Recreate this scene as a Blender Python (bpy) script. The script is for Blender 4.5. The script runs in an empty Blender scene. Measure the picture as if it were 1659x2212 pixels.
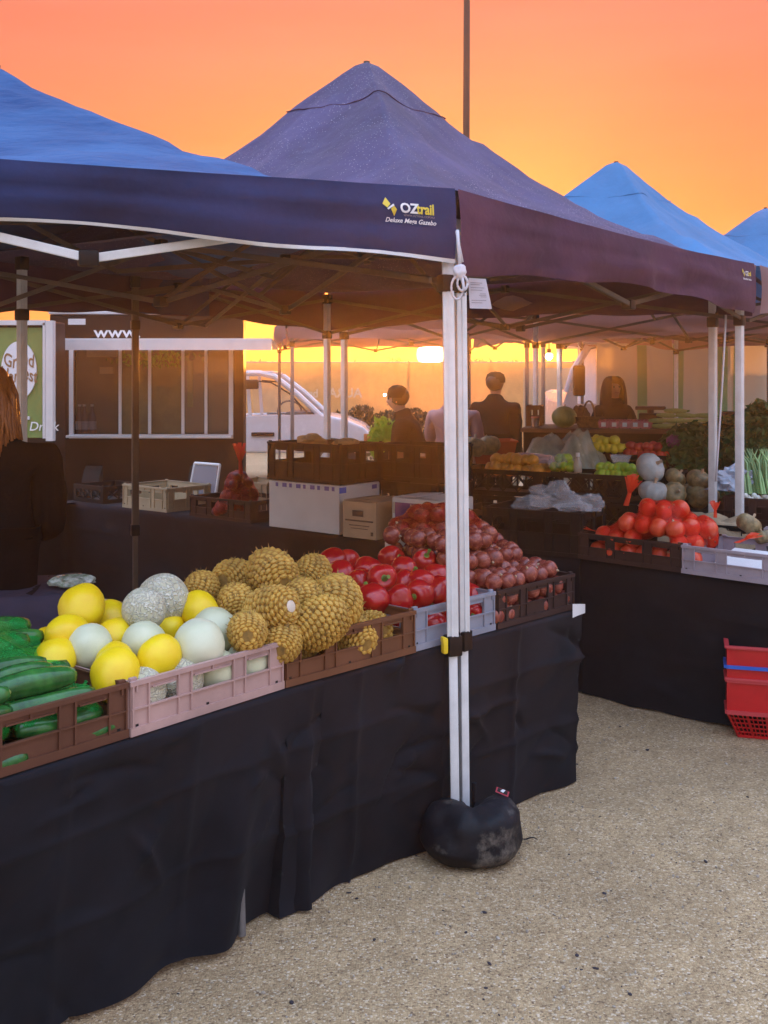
import bpy, bmesh, math, random
from mathutils import Vector, Matrix, Euler, noise
random.seed(11)
R = math.radians
SC = bpy.context.scene
COL = SC.collection
# ---------------------------------------------------------------- camera
FP, CH, CX, HY = 2300.0, 1.65, 829.5, 820.0       # focal length in px of a 1659x2212 frame, eye height, centre column, horizon row
cam = bpy.data.cameras.new('camera'); cam_o = bpy.data.objects.new('camera', cam); COL.objects.link(cam_o)
cam.sensor_fit = 'VERTICAL'; cam.sensor_height = 36.0; cam.sensor_width = 27.0
cam.lens = 36.0 * FP / 2212.0
cam.shift_y = -(1106.0 - HY) / 2212.0
cam.clip_start = 0.05; cam.clip_end = 3000
cam_o.location = (0, 0, CH); cam_o.rotation_euler = (R(90), 0, 0)
SC.camera = cam_o
SC.view_settings.view_transform = 'Standard'
SC.view_settings.look = 'None'; SC.view_settings.exposure = 0.30; SC.view_settings.gamma = 1.0
# ---------------------------------------------------------------- sun and sky
SUN_EL, SUN_AZ = 1.36, 2.5                         # degrees above horizon, degrees right of straight ahead
sd = Vector((math.sin(R(SUN_AZ)) * math.cos(R(SUN_EL)), math.cos(R(SUN_AZ)) * math.cos(R(SUN_EL)), math.sin(R(SUN_EL))))
sl = bpy.data.lights.new('sun', 'SUN'); sl.energy = 5.0; sl.angle = R(0.6); sl.color = (1.0, 0.33, 0.05)
so = bpy.data.objects.new('sun', sl); COL.objects.link(so)
so.rotation_euler = sd.to_track_quat('Z', 'Y').to_euler(); so.location = (2, 40, 12)

W = bpy.data.worlds.new('World'); SC.world = W; W.use_nodes = True
def world():
    nt = W.node_tree; N = nt.nodes; L = nt.links; N.clear()
    def n(t, **k):
        x = N.new(t)
        for a, b in k.items(): setattr(x, a, b)
        return x
    def math_(op, a, b=None, clamp=False):
        x = n('ShaderNodeMath', operation=op); x.use_clamp = clamp
        for i, v in enumerate((a, b)):
            if v is None: continue
            if isinstance(v, (int, float)): x.inputs[i].default_value = v
            else: L.new(v, x.inputs[i])
        return x.outputs[0]
    def ramp(fac, stops):
        x = n('ShaderNodeValToRGB'); cr = x.color_ramp
        while len(cr.elements) > 1: cr.elements.remove(cr.elements[0])
        cr.elements[0].position = stops[0][0]; cr.elements[0].color = (*stops[0][1], 1)
        for p, c in stops[1:]:
            e = cr.elements.new(p); e.color = (*c, 1)
        L.new(fac, x.inputs[0]); return x.outputs[0]
    def mix(f, a, b, bt='MIX'):
        x = n('ShaderNodeMix', data_type='RGBA', blend_type=bt)
        if isinstance(f, (int, float)): x.inputs[0].default_value = f
        else: L.new(f, x.inputs[0])
        for i, v in ((6, a), (7, b)):
            if isinstance(v, tuple): x.inputs[i].default_value = (*v, 1)
            else: L.new(v, x.inputs[i])
        return x.outputs[2]
    tc = n('ShaderNodeTexCoord'); sep = n('ShaderNodeSeparateXYZ'); L.new(tc.outputs['Generated'], sep.inputs[0])
    z = math_('MAXIMUM', sep.outputs[2], 0.0)
    # glow of the dusk sky low in the west
    warm = ramp(z, [(0.0, (.76, .25, .02)), (.045, (.74, .22, .028)), (.10, (.74, .20, .045)), (.19, (.77, .195, .075)),
                    (.28, (.74, .185, .105)), (.36, (.67, .175, .13)), (.55, (.9, .6, .6)), (1.0, (1.4, 1.7, 2.4))])
    sky = n('ShaderNodeTexSky', sky_type='NISHITA'); sky.sun_disc = False
    sky.sun_elevation = R(SUN_EL); sky.sun_rotation = R(SUN_AZ)
    sky.altitude = 0; sky.air_density = 1.0; sky.dust_density = 0.6; sky.ozone_density = 2.0
    cool_g = ramp(z, [(0.0, (.70, .56, .52)), (.15, (.85, .74, .76)), (.4, (1.15, 1.22, 1.55)), (1.0, (1.5, 2.0, 2.9))])
    nish = mix(1.0, sky.outputs[0], (.12, .12, .12), 'MULTIPLY')
    cool = mix(0.86, nish, cool_g)
    front = math_('MULTIPLY_ADD', sep.outputs[1], 1.0); N[-1].inputs[2].default_value = 0.0
    mr = n('ShaderNodeMapRange', interpolation_type='SMOOTHSTEP'); L.new(sep.outputs[1], mr.inputs[0])
    mr.inputs[1].default_value = -0.15; mr.inputs[2].default_value = 0.75
    mz = n('ShaderNodeMapRange', interpolation_type='SMOOTHSTEP'); L.new(z, mz.inputs[0])
    mz.inputs[1].default_value = 0.75; mz.inputs[2].default_value = 0.34
    f = math_('MULTIPLY', mr.outputs[0], mz.outputs[0])
    base = mix(f, cool, warm)
    # thin uneven cloud tint
    nz = n('ShaderNodeTexNoise'); nz.inputs['Scale'].default_value = 2.2; nz.inputs['Detail'].default_value = 4
    mp = n('ShaderNodeMapping'); mp.inputs['Scale'].default_value = (1.0, 1.0, 7.0); mp.inputs['Rotation'].default_value = (.25, .12, 0); L.new(tc.outputs['Generated'], mp.inputs[0]); L.new(mp.outputs[0], nz.inputs[0])
    cl = ramp(nz.outputs[0], [(.3, (.97, .90, .86)), (.7, (1.04, 1.10, 1.22))])
    base = mix(1.0, base, cl, 'MULTIPLY')
    # the sun itself and the bright air round it
    dp = n('ShaderNodeVectorMath', operation='DOT_PRODUCT'); L.new(tc.outputs['Generated'], dp.inputs[0]); dp.inputs[1].default_value = sd
    ang = math_('ARCCOSINE', math_('MINIMUM', dp.outputs['Value'], 0.9999999))
    def lobe(w_, c, p=1.0):
        e = math_('POWER', 2.718, math_('MULTIPLY', math_('POWER', math_('DIVIDE', ang, w_), p), -1.0))
        return mix(1.0, mix(e, (0, 0, 0), (1, 1, 1)), c, 'MULTIPLY')
    tot = mix(1.0, base, mix(1.0, lobe(R(2.0), (.45, .28, .02)), lobe(R(10), (.3, .16, .0)), 'ADD'), 'ADD')
    tot = mix(1.0, tot, lobe(R(.60), (90, 78, 50), 7.0), 'ADD')
    bg = n('ShaderNodeBackground'); L.new(tot, bg.inputs[0]); bg.inputs[1].default_value = 1.0
    out = n('ShaderNodeOutputWorld'); L.new(bg.outputs[0], out.inputs[0])
world()

# ---------------------------------------------------------------- placing helpers
def P(px, py, d): return Vector(((px - CX) / FP * d, d, CH - (py - HY) / FP * d))
def Zp(px, py, z=0.0): return P(px, py, (CH - z) * FP / (py - HY))
def tag(o, label=None, cat=None, group=None, kind=None):
    if label: o['label'] = label
    if cat: o['category'] = cat
    if group: o['group'] = group
    if kind: o['kind'] = kind
    return o
def empty(name, loc, rz=0.0, label=None, cat=None, group=None):
    o = bpy.data.objects.new(name, None); COL.objects.link(o); o.empty_display_size = .1
    o.location = loc; o.rotation_euler = (0, 0, rz); return tag(o, label, cat, group)
CH_ = {}
def link(name, me, parent=None):
    o = bpy.data.objects.new(name, me); COL.objects.link(o)
    if parent is not None:
        o.parent = parent; CH_.setdefault(parent.name, []).append(o)
    return o
def copy_tree(o, parent=None):
    c = o.copy(); COL.objects.link(c)
    if parent is not None:
        c.parent = parent; CH_.setdefault(parent.name, []).append(c)
    for ch in list(CH_.get(o.name, [])): copy_tree(ch, c)
    return c

class MB:
    def __init__(s): s.bm = bmesh.new()
    def box(s, c, size, rot=None, bev=0.0):
        m = Matrix.Translation(c) @ (rot.to_matrix().to_4x4() if rot else Matrix()) @ Matrix.Diagonal((*size, 1))
        r = bmesh.ops.create_cube(s.bm, size=1, matrix=m)
        if bev > 0:
            es = list({e for v in r['verts'] for e in v.link_edges})
            bmesh.ops.bevel(s.bm, geom=es, offset=bev, segments=2, affect='EDGES', profile=.6)
        return s
    def beam(s, a, b, w, h=None, bev=0.0):
        a = Vector(a); b = Vector(b); d = b - a
        q = d.to_track_quat('Z', 'Y')
        h = h or w
        m = Matrix.Translation((a + b) / 2) @ q.to_matrix().to_4x4() @ Matrix.Diagonal((w, h, d.length, 1))
        r = bmesh.ops.create_cube(s.bm, size=1, matrix=m)
        if bev > 0:
            es = list({e for v in r['verts'] for e in v.link_edges})
            bmesh.ops.bevel(s.bm, geom=es, offset=bev, segments=2, affect='EDGES', profile=.6)
        return s
    def tube(s, pts, r, seg=8, closed=False):
        pts = [Vector(p) for p in pts]; n = len(pts); rings = []
        rr = r if isinstance(r, (list, tuple)) else [r] * n
        for i, p in enumerate(pts):
            d = (pts[min(i + 1, n - 1)] - pts[max(i - 1, 0)])
            if d.length < 1e-9: d = Vector((0, 0, 1))
            q = d.to_track_quat('Z', 'Y')
            rings.append([s.bm.verts.new(p + q @ Vector((math.cos(2 * math.pi * k / seg) * rr[i], math.sin(2 * math.pi * k / seg) * rr[i], 0))) for k in range(seg)])
        for a, b in zip(rings[:-1], rings[1:]):
            for k in range(seg):
                s.bm.faces.new((a[k], a[(k + 1) % seg], b[(k + 1) % seg], b[k]))
        s.bm.faces.new(rings[0][::-1]); s.bm.faces.new(rings[-1])
        return s
    def lathe(s, prof, seg=20, c=(0, 0, 0), lump=None):
        c = Vector(c); rings = []
        for (r, z) in prof:
            if r < 1e-5: rings.append([s.bm.verts.new(c + Vector((0, 0, z)))])
            else:
                ring = []
                for k in range(seg):
                    a = 2 * math.pi * k / seg; q = r * (lump(a, z) if lump else 1)
                    ring.append(s.bm.verts.new(c + Vector((math.cos(a) * q, math.sin(a) * q, z))))
                rings.append(ring)
        for a, b in zip(rings[:-1], rings[1:]):
            for k in range(seg):
                k2 = (k + 1) % seg
                if len(a) == 1 and len(b) == 1: continue
                if len(a) == 1: s.bm.faces.new((a[0], b[k2], b[k]))
                elif len(b) == 1: s.bm.faces.new((a[k], a[k2], b[0]))
                else: s.bm.faces.new((a[k], a[k2], b[k2], b[k]))
        return s
    def grid(s, f, nu, nv):
        vs = [[s.bm.verts.new(f(i / nu, j / nv)) for j in range(nv + 1)] for i in range(nu + 1)]
        for i in range(nu):
            for j in range(nv):
                s.bm.faces.new((vs[i][j], vs[i + 1][j], vs[i + 1][j + 1], vs[i][j + 1]))
        return s
    def face(s, pts): s.bm.faces.new([s.bm.verts.new(Vector(p)) for p in pts]); return s
    def prism(s, pts, y0, y1):       # outline in x,z extruded along y
        a = [s.bm.verts.new((x, y0, z)) for x, z in pts]; b = [s.bm.verts.new((x, y1, z)) for x, z in pts]
        n = len(pts)
        s.bm.faces.new(a[::-1]); s.bm.faces.new(b)
        for k in range(n): s.bm.faces.new((a[k], a[(k + 1) % n], b[(k + 1) % n], b[k]))
        return s
    def build(s, name, mat, parent=None, smooth=False, recalc=True):
        if recalc: bmesh.ops.recalc_face_normals(s.bm, faces=s.bm.faces[:])
        me = bpy.data.meshes.new(name); s.bm.to_mesh(me); s.bm.free()
        me.materials.append(mat)
        if smooth:
            for p in me.polygons: p.use_smooth = True
            if smooth != 'all':
                try: me.set_sharp_from_angle(angle=R(40))
                except Exception: pass
        return link(name, me, parent)

# ---------------------------------------------------------------- materials
MATS = {}
def mat(name, col, rough=.6, metal=0.0, var=0.0, vscale=8.0, bump=0.0, bscale=60.0, spec=.5, sheen=0.0, col2=None,
        trans=0.0, alpha=1.0, emit=None, estr=0.0, coat=0.0, bdist=.01, sss=0.0, trn=0.0, specks=None, stretch=None):
    if name in MATS: return MATS[name]
    m = bpy.data.materials.new(name); m.use_nodes = True; MATS[name] = m
    nt = m.node_tree; N = nt.nodes; L = nt.links; b = N['Principled BSDF']
    b.inputs['Base Color'].default_value = (*col, 1); b.inputs['Roughness'].default_value = rough
    b.inputs['Metallic'].default_value = metal; b.inputs['Specular IOR Level'].default_value = spec
    b.inputs['Transmission Weight'].default_value = trans; b.inputs['Alpha'].default_value = alpha
    b.inputs['Coat Weight'].default_value = coat; b.inputs['Sheen Weight'].default_value = sheen
    b.inputs['Sheen Roughness'].default_value = .5
    if sss: b.inputs['Subsurface Weight'].default_value = sss; b.inputs['Subsurface Scale'].default_value = .02; b.inputs['Subsurface Radius'].default_value = (1, .7, .4)
    if emit: b.inputs['Emission Color'].default_value = (*emit, 1); b.inputs['Emission Strength'].default_value = estr
    tc = N.new('ShaderNodeTexCoord'); vec = tc.outputs['Object']
    oi = N.new('ShaderNodeObjectInfo'); ad = N.new('ShaderNodeVectorMath'); ad.operation = 'ADD'
    sc_ = N.new('ShaderNodeVectorMath'); sc_.operation = 'SCALE'; sc_.inputs[0].default_value = (13.1, 7.7, 5.3); L.new(oi.outputs['Random'], sc_.inputs['Scale'])
    L.new(vec, ad.inputs[0]); L.new(sc_.outputs[0], ad.inputs[1]); vec = ad.outputs[0]
    if stretch:
        mp = N.new('ShaderNodeMapping'); mp.inputs['Scale'].default_value = stretch; L.new(vec, mp.inputs[0]); vec = mp.outputs[0]
    if var > 0 or col2:
        nz = N.new('ShaderNodeTexNoise'); nz.inputs['Scale'].default_value = vscale; nz.inputs['Detail'].default_value = 6; nz.inputs['Roughness'].default_value = .62
        L.new(vec, nz.inputs[0])
        cr = N.new('ShaderNodeValToRGB'); L.new(nz.outputs[0], cr.inputs[0])
        c2 = col2 or tuple(min(1, c * (1 + var)) for c in col); c1 = col if col2 else tuple(c * (1 - var) for c in col)
        cr.color_ramp.elements[0].position = .34; cr.color_ramp.elements[0].color = (*c1, 1)
        cr.color_ramp.elements[1].position = .68; cr.color_ramp.elements[1].color = (*c2, 1)
        src = cr.outputs[0]
        if specks:
            vo = N.new('ShaderNodeTexVoronoi'); vo.inputs['Scale'].default_value = specks[0]; L.new(vec, vo.inputs[0])
            n2 = N.new('ShaderNodeTexNoise'); n2.inputs['Scale'].default_value = 3.0; L.new(vec, n2.inputs[0])
            mu = N.new('ShaderNodeMath'); mu.operation = 'MULTIPLY'; L.new(n2.outputs[0], mu.inputs[0]); mu.inputs[1].default_value = specks[1]
            lt = N.new('ShaderNodeMath'); lt.operation = 'LESS_THAN'; L.new(vo.outputs['Distance'], lt.inputs[0]); L.new(mu.outputs[0], lt.inputs[1])
            mx = N.new('ShaderNodeMix'); mx.data_type = 'RGBA'; L.new(lt.outputs[0], mx.inputs[0]); L.new(src, mx.inputs[6]); mx.inputs[7].default_value = (*specks[2], 1)
            src = mx.outputs[2]
        L.new(src, b.inputs['Base Color'])
        rr = N.new('ShaderNodeMapRange'); L.new(nz.outputs[0], rr.inputs[0]); rr.inputs[3].default_value = max(0, rough - .09); rr.inputs[4].default_value = min(1, rough + .09)
        L.new(rr.outputs[0], b.inputs['Roughness'])
    if bump > 0:
        nb = N.new('ShaderNodeTexNoise'); nb.inputs['Scale'].default_value = bscale; nb.inputs['Detail'].default_value = 5; L.new(vec, nb.inputs[0])
        bp = N.new('ShaderNodeBump'); bp.inputs['Strength'].default_value = bump; bp.inputs['Distance'].default_value = bdist
        L.new(nb.outputs[0], bp.inputs['Height']); L.new(bp.outputs[0], b.inputs['Normal'])
    if trn > 0:
        t = N.new('ShaderNodeBsdfTranslucent'); t.inputs[0].default_value = (*(col2 or col), 1)
        ms = N.new('ShaderNodeMixShader'); ms.inputs[0].default_value = trn
        L.new(b.outputs[0], ms.inputs[1]); L.new(t.outputs[0], ms.inputs[2]); L.new(ms.outputs[0], N['Material Output'].inputs[0])
    return m
def net_mat(name, col, scale, hole=.55):       # knitted net: threads with see-through holes
    if name in MATS: return MATS[name]
    m = mat(name, col, rough=.35, var=.2, vscale=30, trn=.35)
    nt = m.node_tree; N = nt.nodes; L = nt.links
    out = N['Material Output']; src = out.inputs[0].links[0].from_socket
    tc = N.new('ShaderNodeTexCoord'); vo = N.new('ShaderNodeTexVoronoi'); vo.feature = 'DISTANCE_TO_EDGE'; vo.inputs['Scale'].default_value = scale
    L.new(tc.outputs['Object'], vo.inputs[0])
    th = N.new('ShaderNodeMath'); th.operation = 'GREATER_THAN'; L.new(vo.outputs['Distance'], th.inputs[0]); th.inputs[1].default_value = hole * .2
    tr = N.new('ShaderNodeBsdfTransparent'); tr.inputs[0].default_value = (*[min(1, .55 + .45 * c / max(col)) for c in col], 1)
    mx = N.new('ShaderNodeMixShader'); L.new(th.outputs[0], mx.inputs[0]); L.new(src, mx.inputs[1]); L.new(tr.outputs[0], mx.inputs[2])
    L.new(mx.outputs[0], out.inputs[0]); return m

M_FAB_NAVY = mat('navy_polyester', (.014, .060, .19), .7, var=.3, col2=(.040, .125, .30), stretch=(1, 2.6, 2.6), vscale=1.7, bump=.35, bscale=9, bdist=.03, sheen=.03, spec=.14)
M_VAL_NAVY = mat('shaded_navy_valance', (.022, .034, .105), .7, var=.3, vscale=2.2, bump=.3, bscale=9, bdist=.02, sheen=.03, spec=.12)  # same navy cloth as the roof, darkened for its dimmer upright side
M_VAL_FLARE = mat('flare_tinted_valance', (.075, .030, .060), .7, var=.3, vscale=2.2, bump=.3, bscale=9, bdist=.02, sheen=.03, spec=.12)  # maroon cast of lens flare put into the valance colour
M_FAB_BLACK = mat('charcoal_polyester', (.070, .058, .130), .68, var=.28, vscale=2.2, bump=.4, bscale=7, bdist=.03, sheen=.03, spec=.14, specks=(70, .26, (.42, .42, .46)))
M_FAB_BLUE = mat('blue_polyester', (.060, .20, .41), .66, var=.15, vscale=1.4, bump=.3, bscale=6, bdist=.04, sheen=.03, spec=.15, trn=.10)
M_FAB_ROSE = mat('backlit_rose_polyester', (.34, .20, .20), .7, var=.15, vscale=3, bump=.2, bscale=6, bdist=.03, trn=.4)  # pink of backlit cloth put into the base colour
M_CLOTH = mat('black_tablecloth', (.0125, .0130, .0175), .8, var=.35, vscale=2.5, bump=.35, bscale=420, bdist=.0015, sheen=.03, spec=.07)
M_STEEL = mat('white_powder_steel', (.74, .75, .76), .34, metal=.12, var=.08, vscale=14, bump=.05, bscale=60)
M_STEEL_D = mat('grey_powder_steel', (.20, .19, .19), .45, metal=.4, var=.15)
M_STEEL_SHADE = mat('shaded_white_steel', (.10, .085, .07), .55, metal=.2, var=.2, spec=.2)  # white frame steel, shade under the canopies put into its colour
M_PLASTIC_K = mat('black_plastic', (.012, .010, .010), .42, spec=.2, var=.3, vscale=12)
M_HEM = mat('white_hem_tape', (.62, .60, .58), .7, var=.1)
M_YEL = mat('yellow_plastic', (.80, .56, .02), .35, var=.08)
M_WHITE = mat('white_print', (.75, .75, .75), .6)
M_YPRINT = mat('yellow_print', (.72, .55, .05), .6)
# ---------------------------------------------------------------- ground
def ground():
    m = mat('gravel_ground', (.30, .235, .17), .92)
    nt = m.node_tree; N = nt.nodes; L = nt.links; b = N['Principled BSDF']
    tc = N.new('ShaderNodeTexCoord')
    def noise_(s, d=6, r=.6):
        x = N.new('ShaderNodeTexNoise'); x.inputs['Scale'].default_value = s; x.inputs['Detail'].default_value = d; x.inputs['Roughness'].default_value = r
        L.new(tc.outputs['Object'], x.inputs[0]); return x.outputs[0]
    def ramp(f, st):
        x = N.new('ShaderNodeValToRGB'); L.new(f, x.inputs[0])
        x.color_ramp.elements[0].position = st[0][0]; x.color_ramp.elements[0].color = (*st[0][1], 1)
        x.color_ramp.elements[1].position = st[-1][0]; x.color_ramp.elements[1].color = (*st[-1][1], 1)
        for p, c in st[1:-1]:
            e = x.color_ramp.elements.new(p); e.color = (*c, 1)
        return x.outputs[0]
    def mul(a, c, f=1.0, bt='MULTIPLY'):
        x = N.new('ShaderNodeMix'); x.data_type = 'RGBA'; x.blend_type = bt; x.inputs[0].default_value = f
        L.new(a, x.inputs[6]); L.new(c, x.inputs[7]); return x.outputs[2]
    v = N.new('ShaderNodeTexVoronoi'); v.inputs['Scale'].default_value = 150; L.new(tc.outputs['Object'], v.inputs[0])
    sp = N.new('ShaderNodeSeparateColor'); L.new(v.outputs['Color'], sp.inputs[0])
    stones = ramp(sp.outputs[0], [(0.0, (.19, .125, .075)), (.08, (.37, .255, .138)), (.5, (.48, .338, .180)), (.85, (.56, .41, .235)), (1.0, (.72, .60, .44))])
    big = ramp(noise_(1.1, 5), [(.3, (.80, .78, .76)), (.7, (1.12, 1.1, 1.08))])
    mid = ramp(noise_(9, 6, .7), [(.3, (.80, .79, .78)), (.7, (1.14, 1.14, 1.14))])
    c = mul(mul(stones, big), mid)
    v2 = N.new('ShaderNodeTexVoronoi'); v2.inputs['Scale'].default_value = 9; L.new(tc.outputs['Object'], v2.inputs[0])
    s2 = N.new('ShaderNodeSeparateColor'); L.new(v2.outputs['Color'], s2.inputs[0])
    th = N.new('ShaderNodeMath'); th.operation = 'MULTIPLY'; L.new(s2.outputs[1], th.inputs[0]); th.inputs[1].default_value = .06
    lt = N.new('ShaderNodeMath'); lt.operation = 'LESS_THAN'; L.new(v2.outputs['Distance'], lt.inputs[0]); L.new(th.outputs[0], lt.inputs[1])
    mx = N.new('ShaderNodeMix'); mx.data_type = 'RGBA'; L.new(lt.outputs[0], mx.inputs[0]); L.new(c, mx.inputs[6]); mx.inputs[7].default_value = (.035, .028, .035, 1)
    L.new(mx.outputs[2], b.inputs['Base Color'])
    bp = N.new('ShaderNodeBump'); bp.inputs['Strength'].default_value = .9; bp.inputs['Distance'].default_value = .006
    L.new(v.outputs['Distance'], bp.inputs['Height']); bp.invert = True
    bp2 = N.new('ShaderNodeBump'); bp2.inputs['Strength'].default_value = .6; bp2.inputs['Distance'].default_value = .02
    L.new(noise_(14, 7, .7), bp2.inputs['Height']); L.new(bp.outputs[0], bp2.inputs['Normal']); L.new(bp2.outputs[0], b.inputs['Normal'])
    g = MB()
    def f(s, t):
        x = -400 + 800 * s; y = -100 + 900 * t
        return Vector((x, y, 0))
    g.grid(f, 2, 2)
    o = g.build('ground', m); tag(o, kind='structure')
    # loose pebbles, one countless scatter
    pb = MB(); rnd = random.Random(5)
    for k in range(1500):
        y = rnd.uniform(2.6, 6.0) if k % 3 else rnd.uniform(2.6, 4.2); x = rnd.uniform(-.9, 2.4)
        r = rnd.choice([.0022, .003, .004, .0055]) * rnd.uniform(.7, 1.3)
        mtx = Matrix.Translation((x, y, r * .35)) @ Euler((rnd.random() * 6, rnd.random() * 6, rnd.random() * 6)).to_matrix().to_4x4() @ Matrix.Diagonal((1, rnd.uniform(.6, 1.2), rnd.uniform(.4, .8), 1))
        bmesh.ops.create_icosphere(pb.bm, subdivisions=1, radius=r, matrix=mtx)
    o = pb.build('gravel_stones', mat('pebble_stone', (.20, .16, .12), .85, col2=(.50, .44, .36), vscale=9)); tag(o, 'loose gravel stones scattered over the pale ground', 'gravel', kind='stuff')
    dk = MB()
    for k in range(120):
        y = rnd.uniform(2.6, 5.2); x = rnd.uniform(-.6, 2.0); r = rnd.choice((.003, .004, .005, .007)) * rnd.uniform(.7, 1.3)
        mtx = Matrix.Translation((x, y, r * .3)) @ Euler((rnd.uniform(-.4, .4), 0, rnd.random() * 6)).to_matrix().to_4x4() @ Matrix.Diagonal((rnd.uniform(.7, 2.4), rnd.uniform(.5, 1.1), .5, 1))
        bmesh.ops.create_icosphere(dk.bm, subdivisions=1, radius=r, matrix=mtx)
    o = dk.build('leaf_litter', mat('dark_litter', (.03, .022, .03), .8, var=.4)); tag(o, 'dark scraps and leaf bits lying on the gravel', 'litter', kind='stuff')
ground()

# ---------------------------------------------------------------- lettering
def text_me(body, size, shear=0.0, bold=0.0, align='LEFT'):
    c = bpy.data.curves.new('t', 'FONT'); c.body = body; c.size = size; c.shear = shear; c.align_x = align; c.offset = bold; c.resolution_u = 3
    o = bpy.data.objects.new('t', c); COL.objects.link(o)
    bpy.context.view_layer.update()
    me = bpy.data.meshes.new_from_object(o.evaluated_get(bpy.context.evaluated_depsgraph_get()))
    bpy.data.objects.remove(o); bpy.data.curves.remove(c); return me
def text_on(name, body, size, m, f, parent, x0=0, y0=0, shear=0.0, bold=0.0, align='LEFT', cuts=0, sx=1.0):
    me = text_me(body, size, shear, bold, align)
    if cuts:
        bm = bmesh.new(); bm.from_mesh(me); bmesh.ops.triangulate(bm, faces=bm.faces[:]); bm.to_mesh(me); bm.free()
    for v in me.vertices: v.co = f(x0 + v.co.x * sx, y0 + v.co.y)
    me.name = name; me.materials.clear(); me.materials.append(m)
    return link(name, me, parent)

# ---------------------------------------------------------------- gazebos
def gazebo(A, ang, Lu, Ln, ze, zp, mroof, label, drop=.30, lift=.07, p=1.6, hem=False, logo=(), leg_shift=None, leg_at=None, fold=0, seed=0, vmat=None, detail=1.0, legmat=None, trussmat=None, legs=(0, 1, 2, 3), name='gazebo', open_sides=(), shaded_legs=()):
    u = Vector((math.cos(ang), math.sin(ang), 0)); n = Vector((-u.y, u.x, 0))
    c = Vector((A[0], A[1], 0)) + u * Lu / 2 + n * Ln / 2
    root = empty(name, c, ang, label, 'gazebo', 'pop-up gazebos of the market')
    hx, hy = Lu / 2, Ln / 2; Hh = zp - ze
    legmat = legmat or M_STEEL; vmat = vmat or mroof; latch_on = 1 if name == 'gazebo' and hem else -1
    N_ = int(44 * detail) // 2 * 2
    def wr(x, y, k=1.0):
        q = Vector((x * 1.3 + seed * 7.1, y * 1.3, seed * 3.3))
        return (noise.noise(q) * .05 + noise.noise(q * 3.1) * .026 + noise.noise(Vector((q.x * 8, q.y * 8, q.z))) * .011 - abs(noise.noise(q * 5.2)) * .022) * k
    def roof(s, t):
        x = (2 * s - 1); y = (2 * t - 1); r = max(abs(x), abs(y)); r2 = min(abs(x), abs(y))
        h = (1 - r) ** p
        if r < .035: h = (1 - .035) ** p + (.035 - r) * .7
        z = ze + Hh * h
        # cloth hangs a little between the hips and pulls into tension folds
        sag = (1 - (r2 / max(r, 1e-4)) ** 2) * .022 * math.sin(math.pi * min(1, r * 1.02)) if r < 1 else 0
        z -= .018 * r ** 4 * math.cos(math.pi / 2 * min(1, r2 / max(r, 1e-4)))
        z += wr(x * hx, y * hy, min(1, 4 * (1 - r)) * min(1, r * 5)) - sag
        # overlapping wind cap round the top
        if r < .20: z += .003
        e = 1.006
        return Vector((x * hx * e, y * hy * e, z))
    g = MB(); nr, npm = int(34 * detail), int(30 * detail) * 4
    rings = []
    for j in range(nr + 1):
        r = j / nr
        if j == 0: rings.append([g.bm.verts.new(roof(.5, .5))]); continue
        ring = []
        for k in range(npm):
            a = 4.0 * k / npm; i = int(a); f = (a - i) * 2 - 1
            x, y = [(f, -1), (1, f), (-f, 1), (-1, -f)][i]
            ring.append(g.bm.verts.new(roof(.5 + x * r / 2, .5 + y * r / 2)))
        rings.append(ring)
    for j in range(nr):
        a, b = rings[j], rings[j + 1]
        for k in range(npm):
            k2 = (k + 1) % npm
            g.bm.faces.new((a[0], b[k], b[k2]) if j == 0 else (a[k], b[k], b[k2], a[k2]))
    rf = g.build('roof', mroof, root, smooth='all')
    # stitched edge of the wind cap, standing proud
    g = MB(); pts = []
    for k in range(81):
        a = k / 20.0; i = int(a) % 4; f = (a - int(a)) * 2 - 1
        x, y = [(f, -1), (1, f), (-f, 1), (-1, -f)][i]
        q = roof(.5 + x * .0995, .5 + y * .0995); q.z += .006 - .012 * (1 - abs(f)) ; pts.append(q)
    g.tube(pts, .0032, 5); g.build('cap_seam', vmat if vmat is not M_FAB_ROSE else mroof, root)
    cor = [Vector((-hx, -hy, 0)), Vector((hx, -hy, 0)), Vector((hx, hy, 0)), Vector((-hx, hy, 0))]
    frames = []
    for i in range(4):
        a, b = cor[i], cor[(i + 1) % 4]; d = (b - a); L_ = d.length; d = d / L_; out = Vector((d.y, -d.x, 0))
        def val(s, v, a=a, d=d, L_=L_, out=out, i=i):
            top = ze + .004 - .018 * math.sin(math.pi * s)
            dr = drop - lift * math.sin(math.pi * s) ** 1.2 + .008 * math.sin(s * 23 + i + seed)
            k = min(1, 9 * s, 9 * (1 - s))
            q = Vector((s * L_ * 1.1 + i * 9 + seed * 5, v * .5, 2.2))
            o_ = .012 + k * ((noise.noise(q * 1.4) * .035 + noise.noise(Vector((q.x * 1.3, q.y * 11, 1))) * .045 + abs(noise.noise(Vector((q.x * 5, q.y * 5 + q.x, 4)))) * .016 + .006 * math.sin(s * 40 + v * 3)) * (.25 + .75 * v)) + .03 * v * math.exp(-((s - .5) / .035) ** 2) + .012 * math.sin(math.pi * v)
            return a + d * (s * L_) + out * (o_ + .004) + Vector((0, 0, top - dr * v))
        frames.append((val, L_))
        if i in open_sides: continue
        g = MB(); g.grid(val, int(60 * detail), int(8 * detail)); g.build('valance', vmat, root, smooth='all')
        if hem and i in hem:
            g = MB(); g.grid(lambda s, v: val(s, .965 + .055 * v) + out * .004, 60, 1); g.build('hem', M_HEM, root)
    ls = leg_shift or {}
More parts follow.
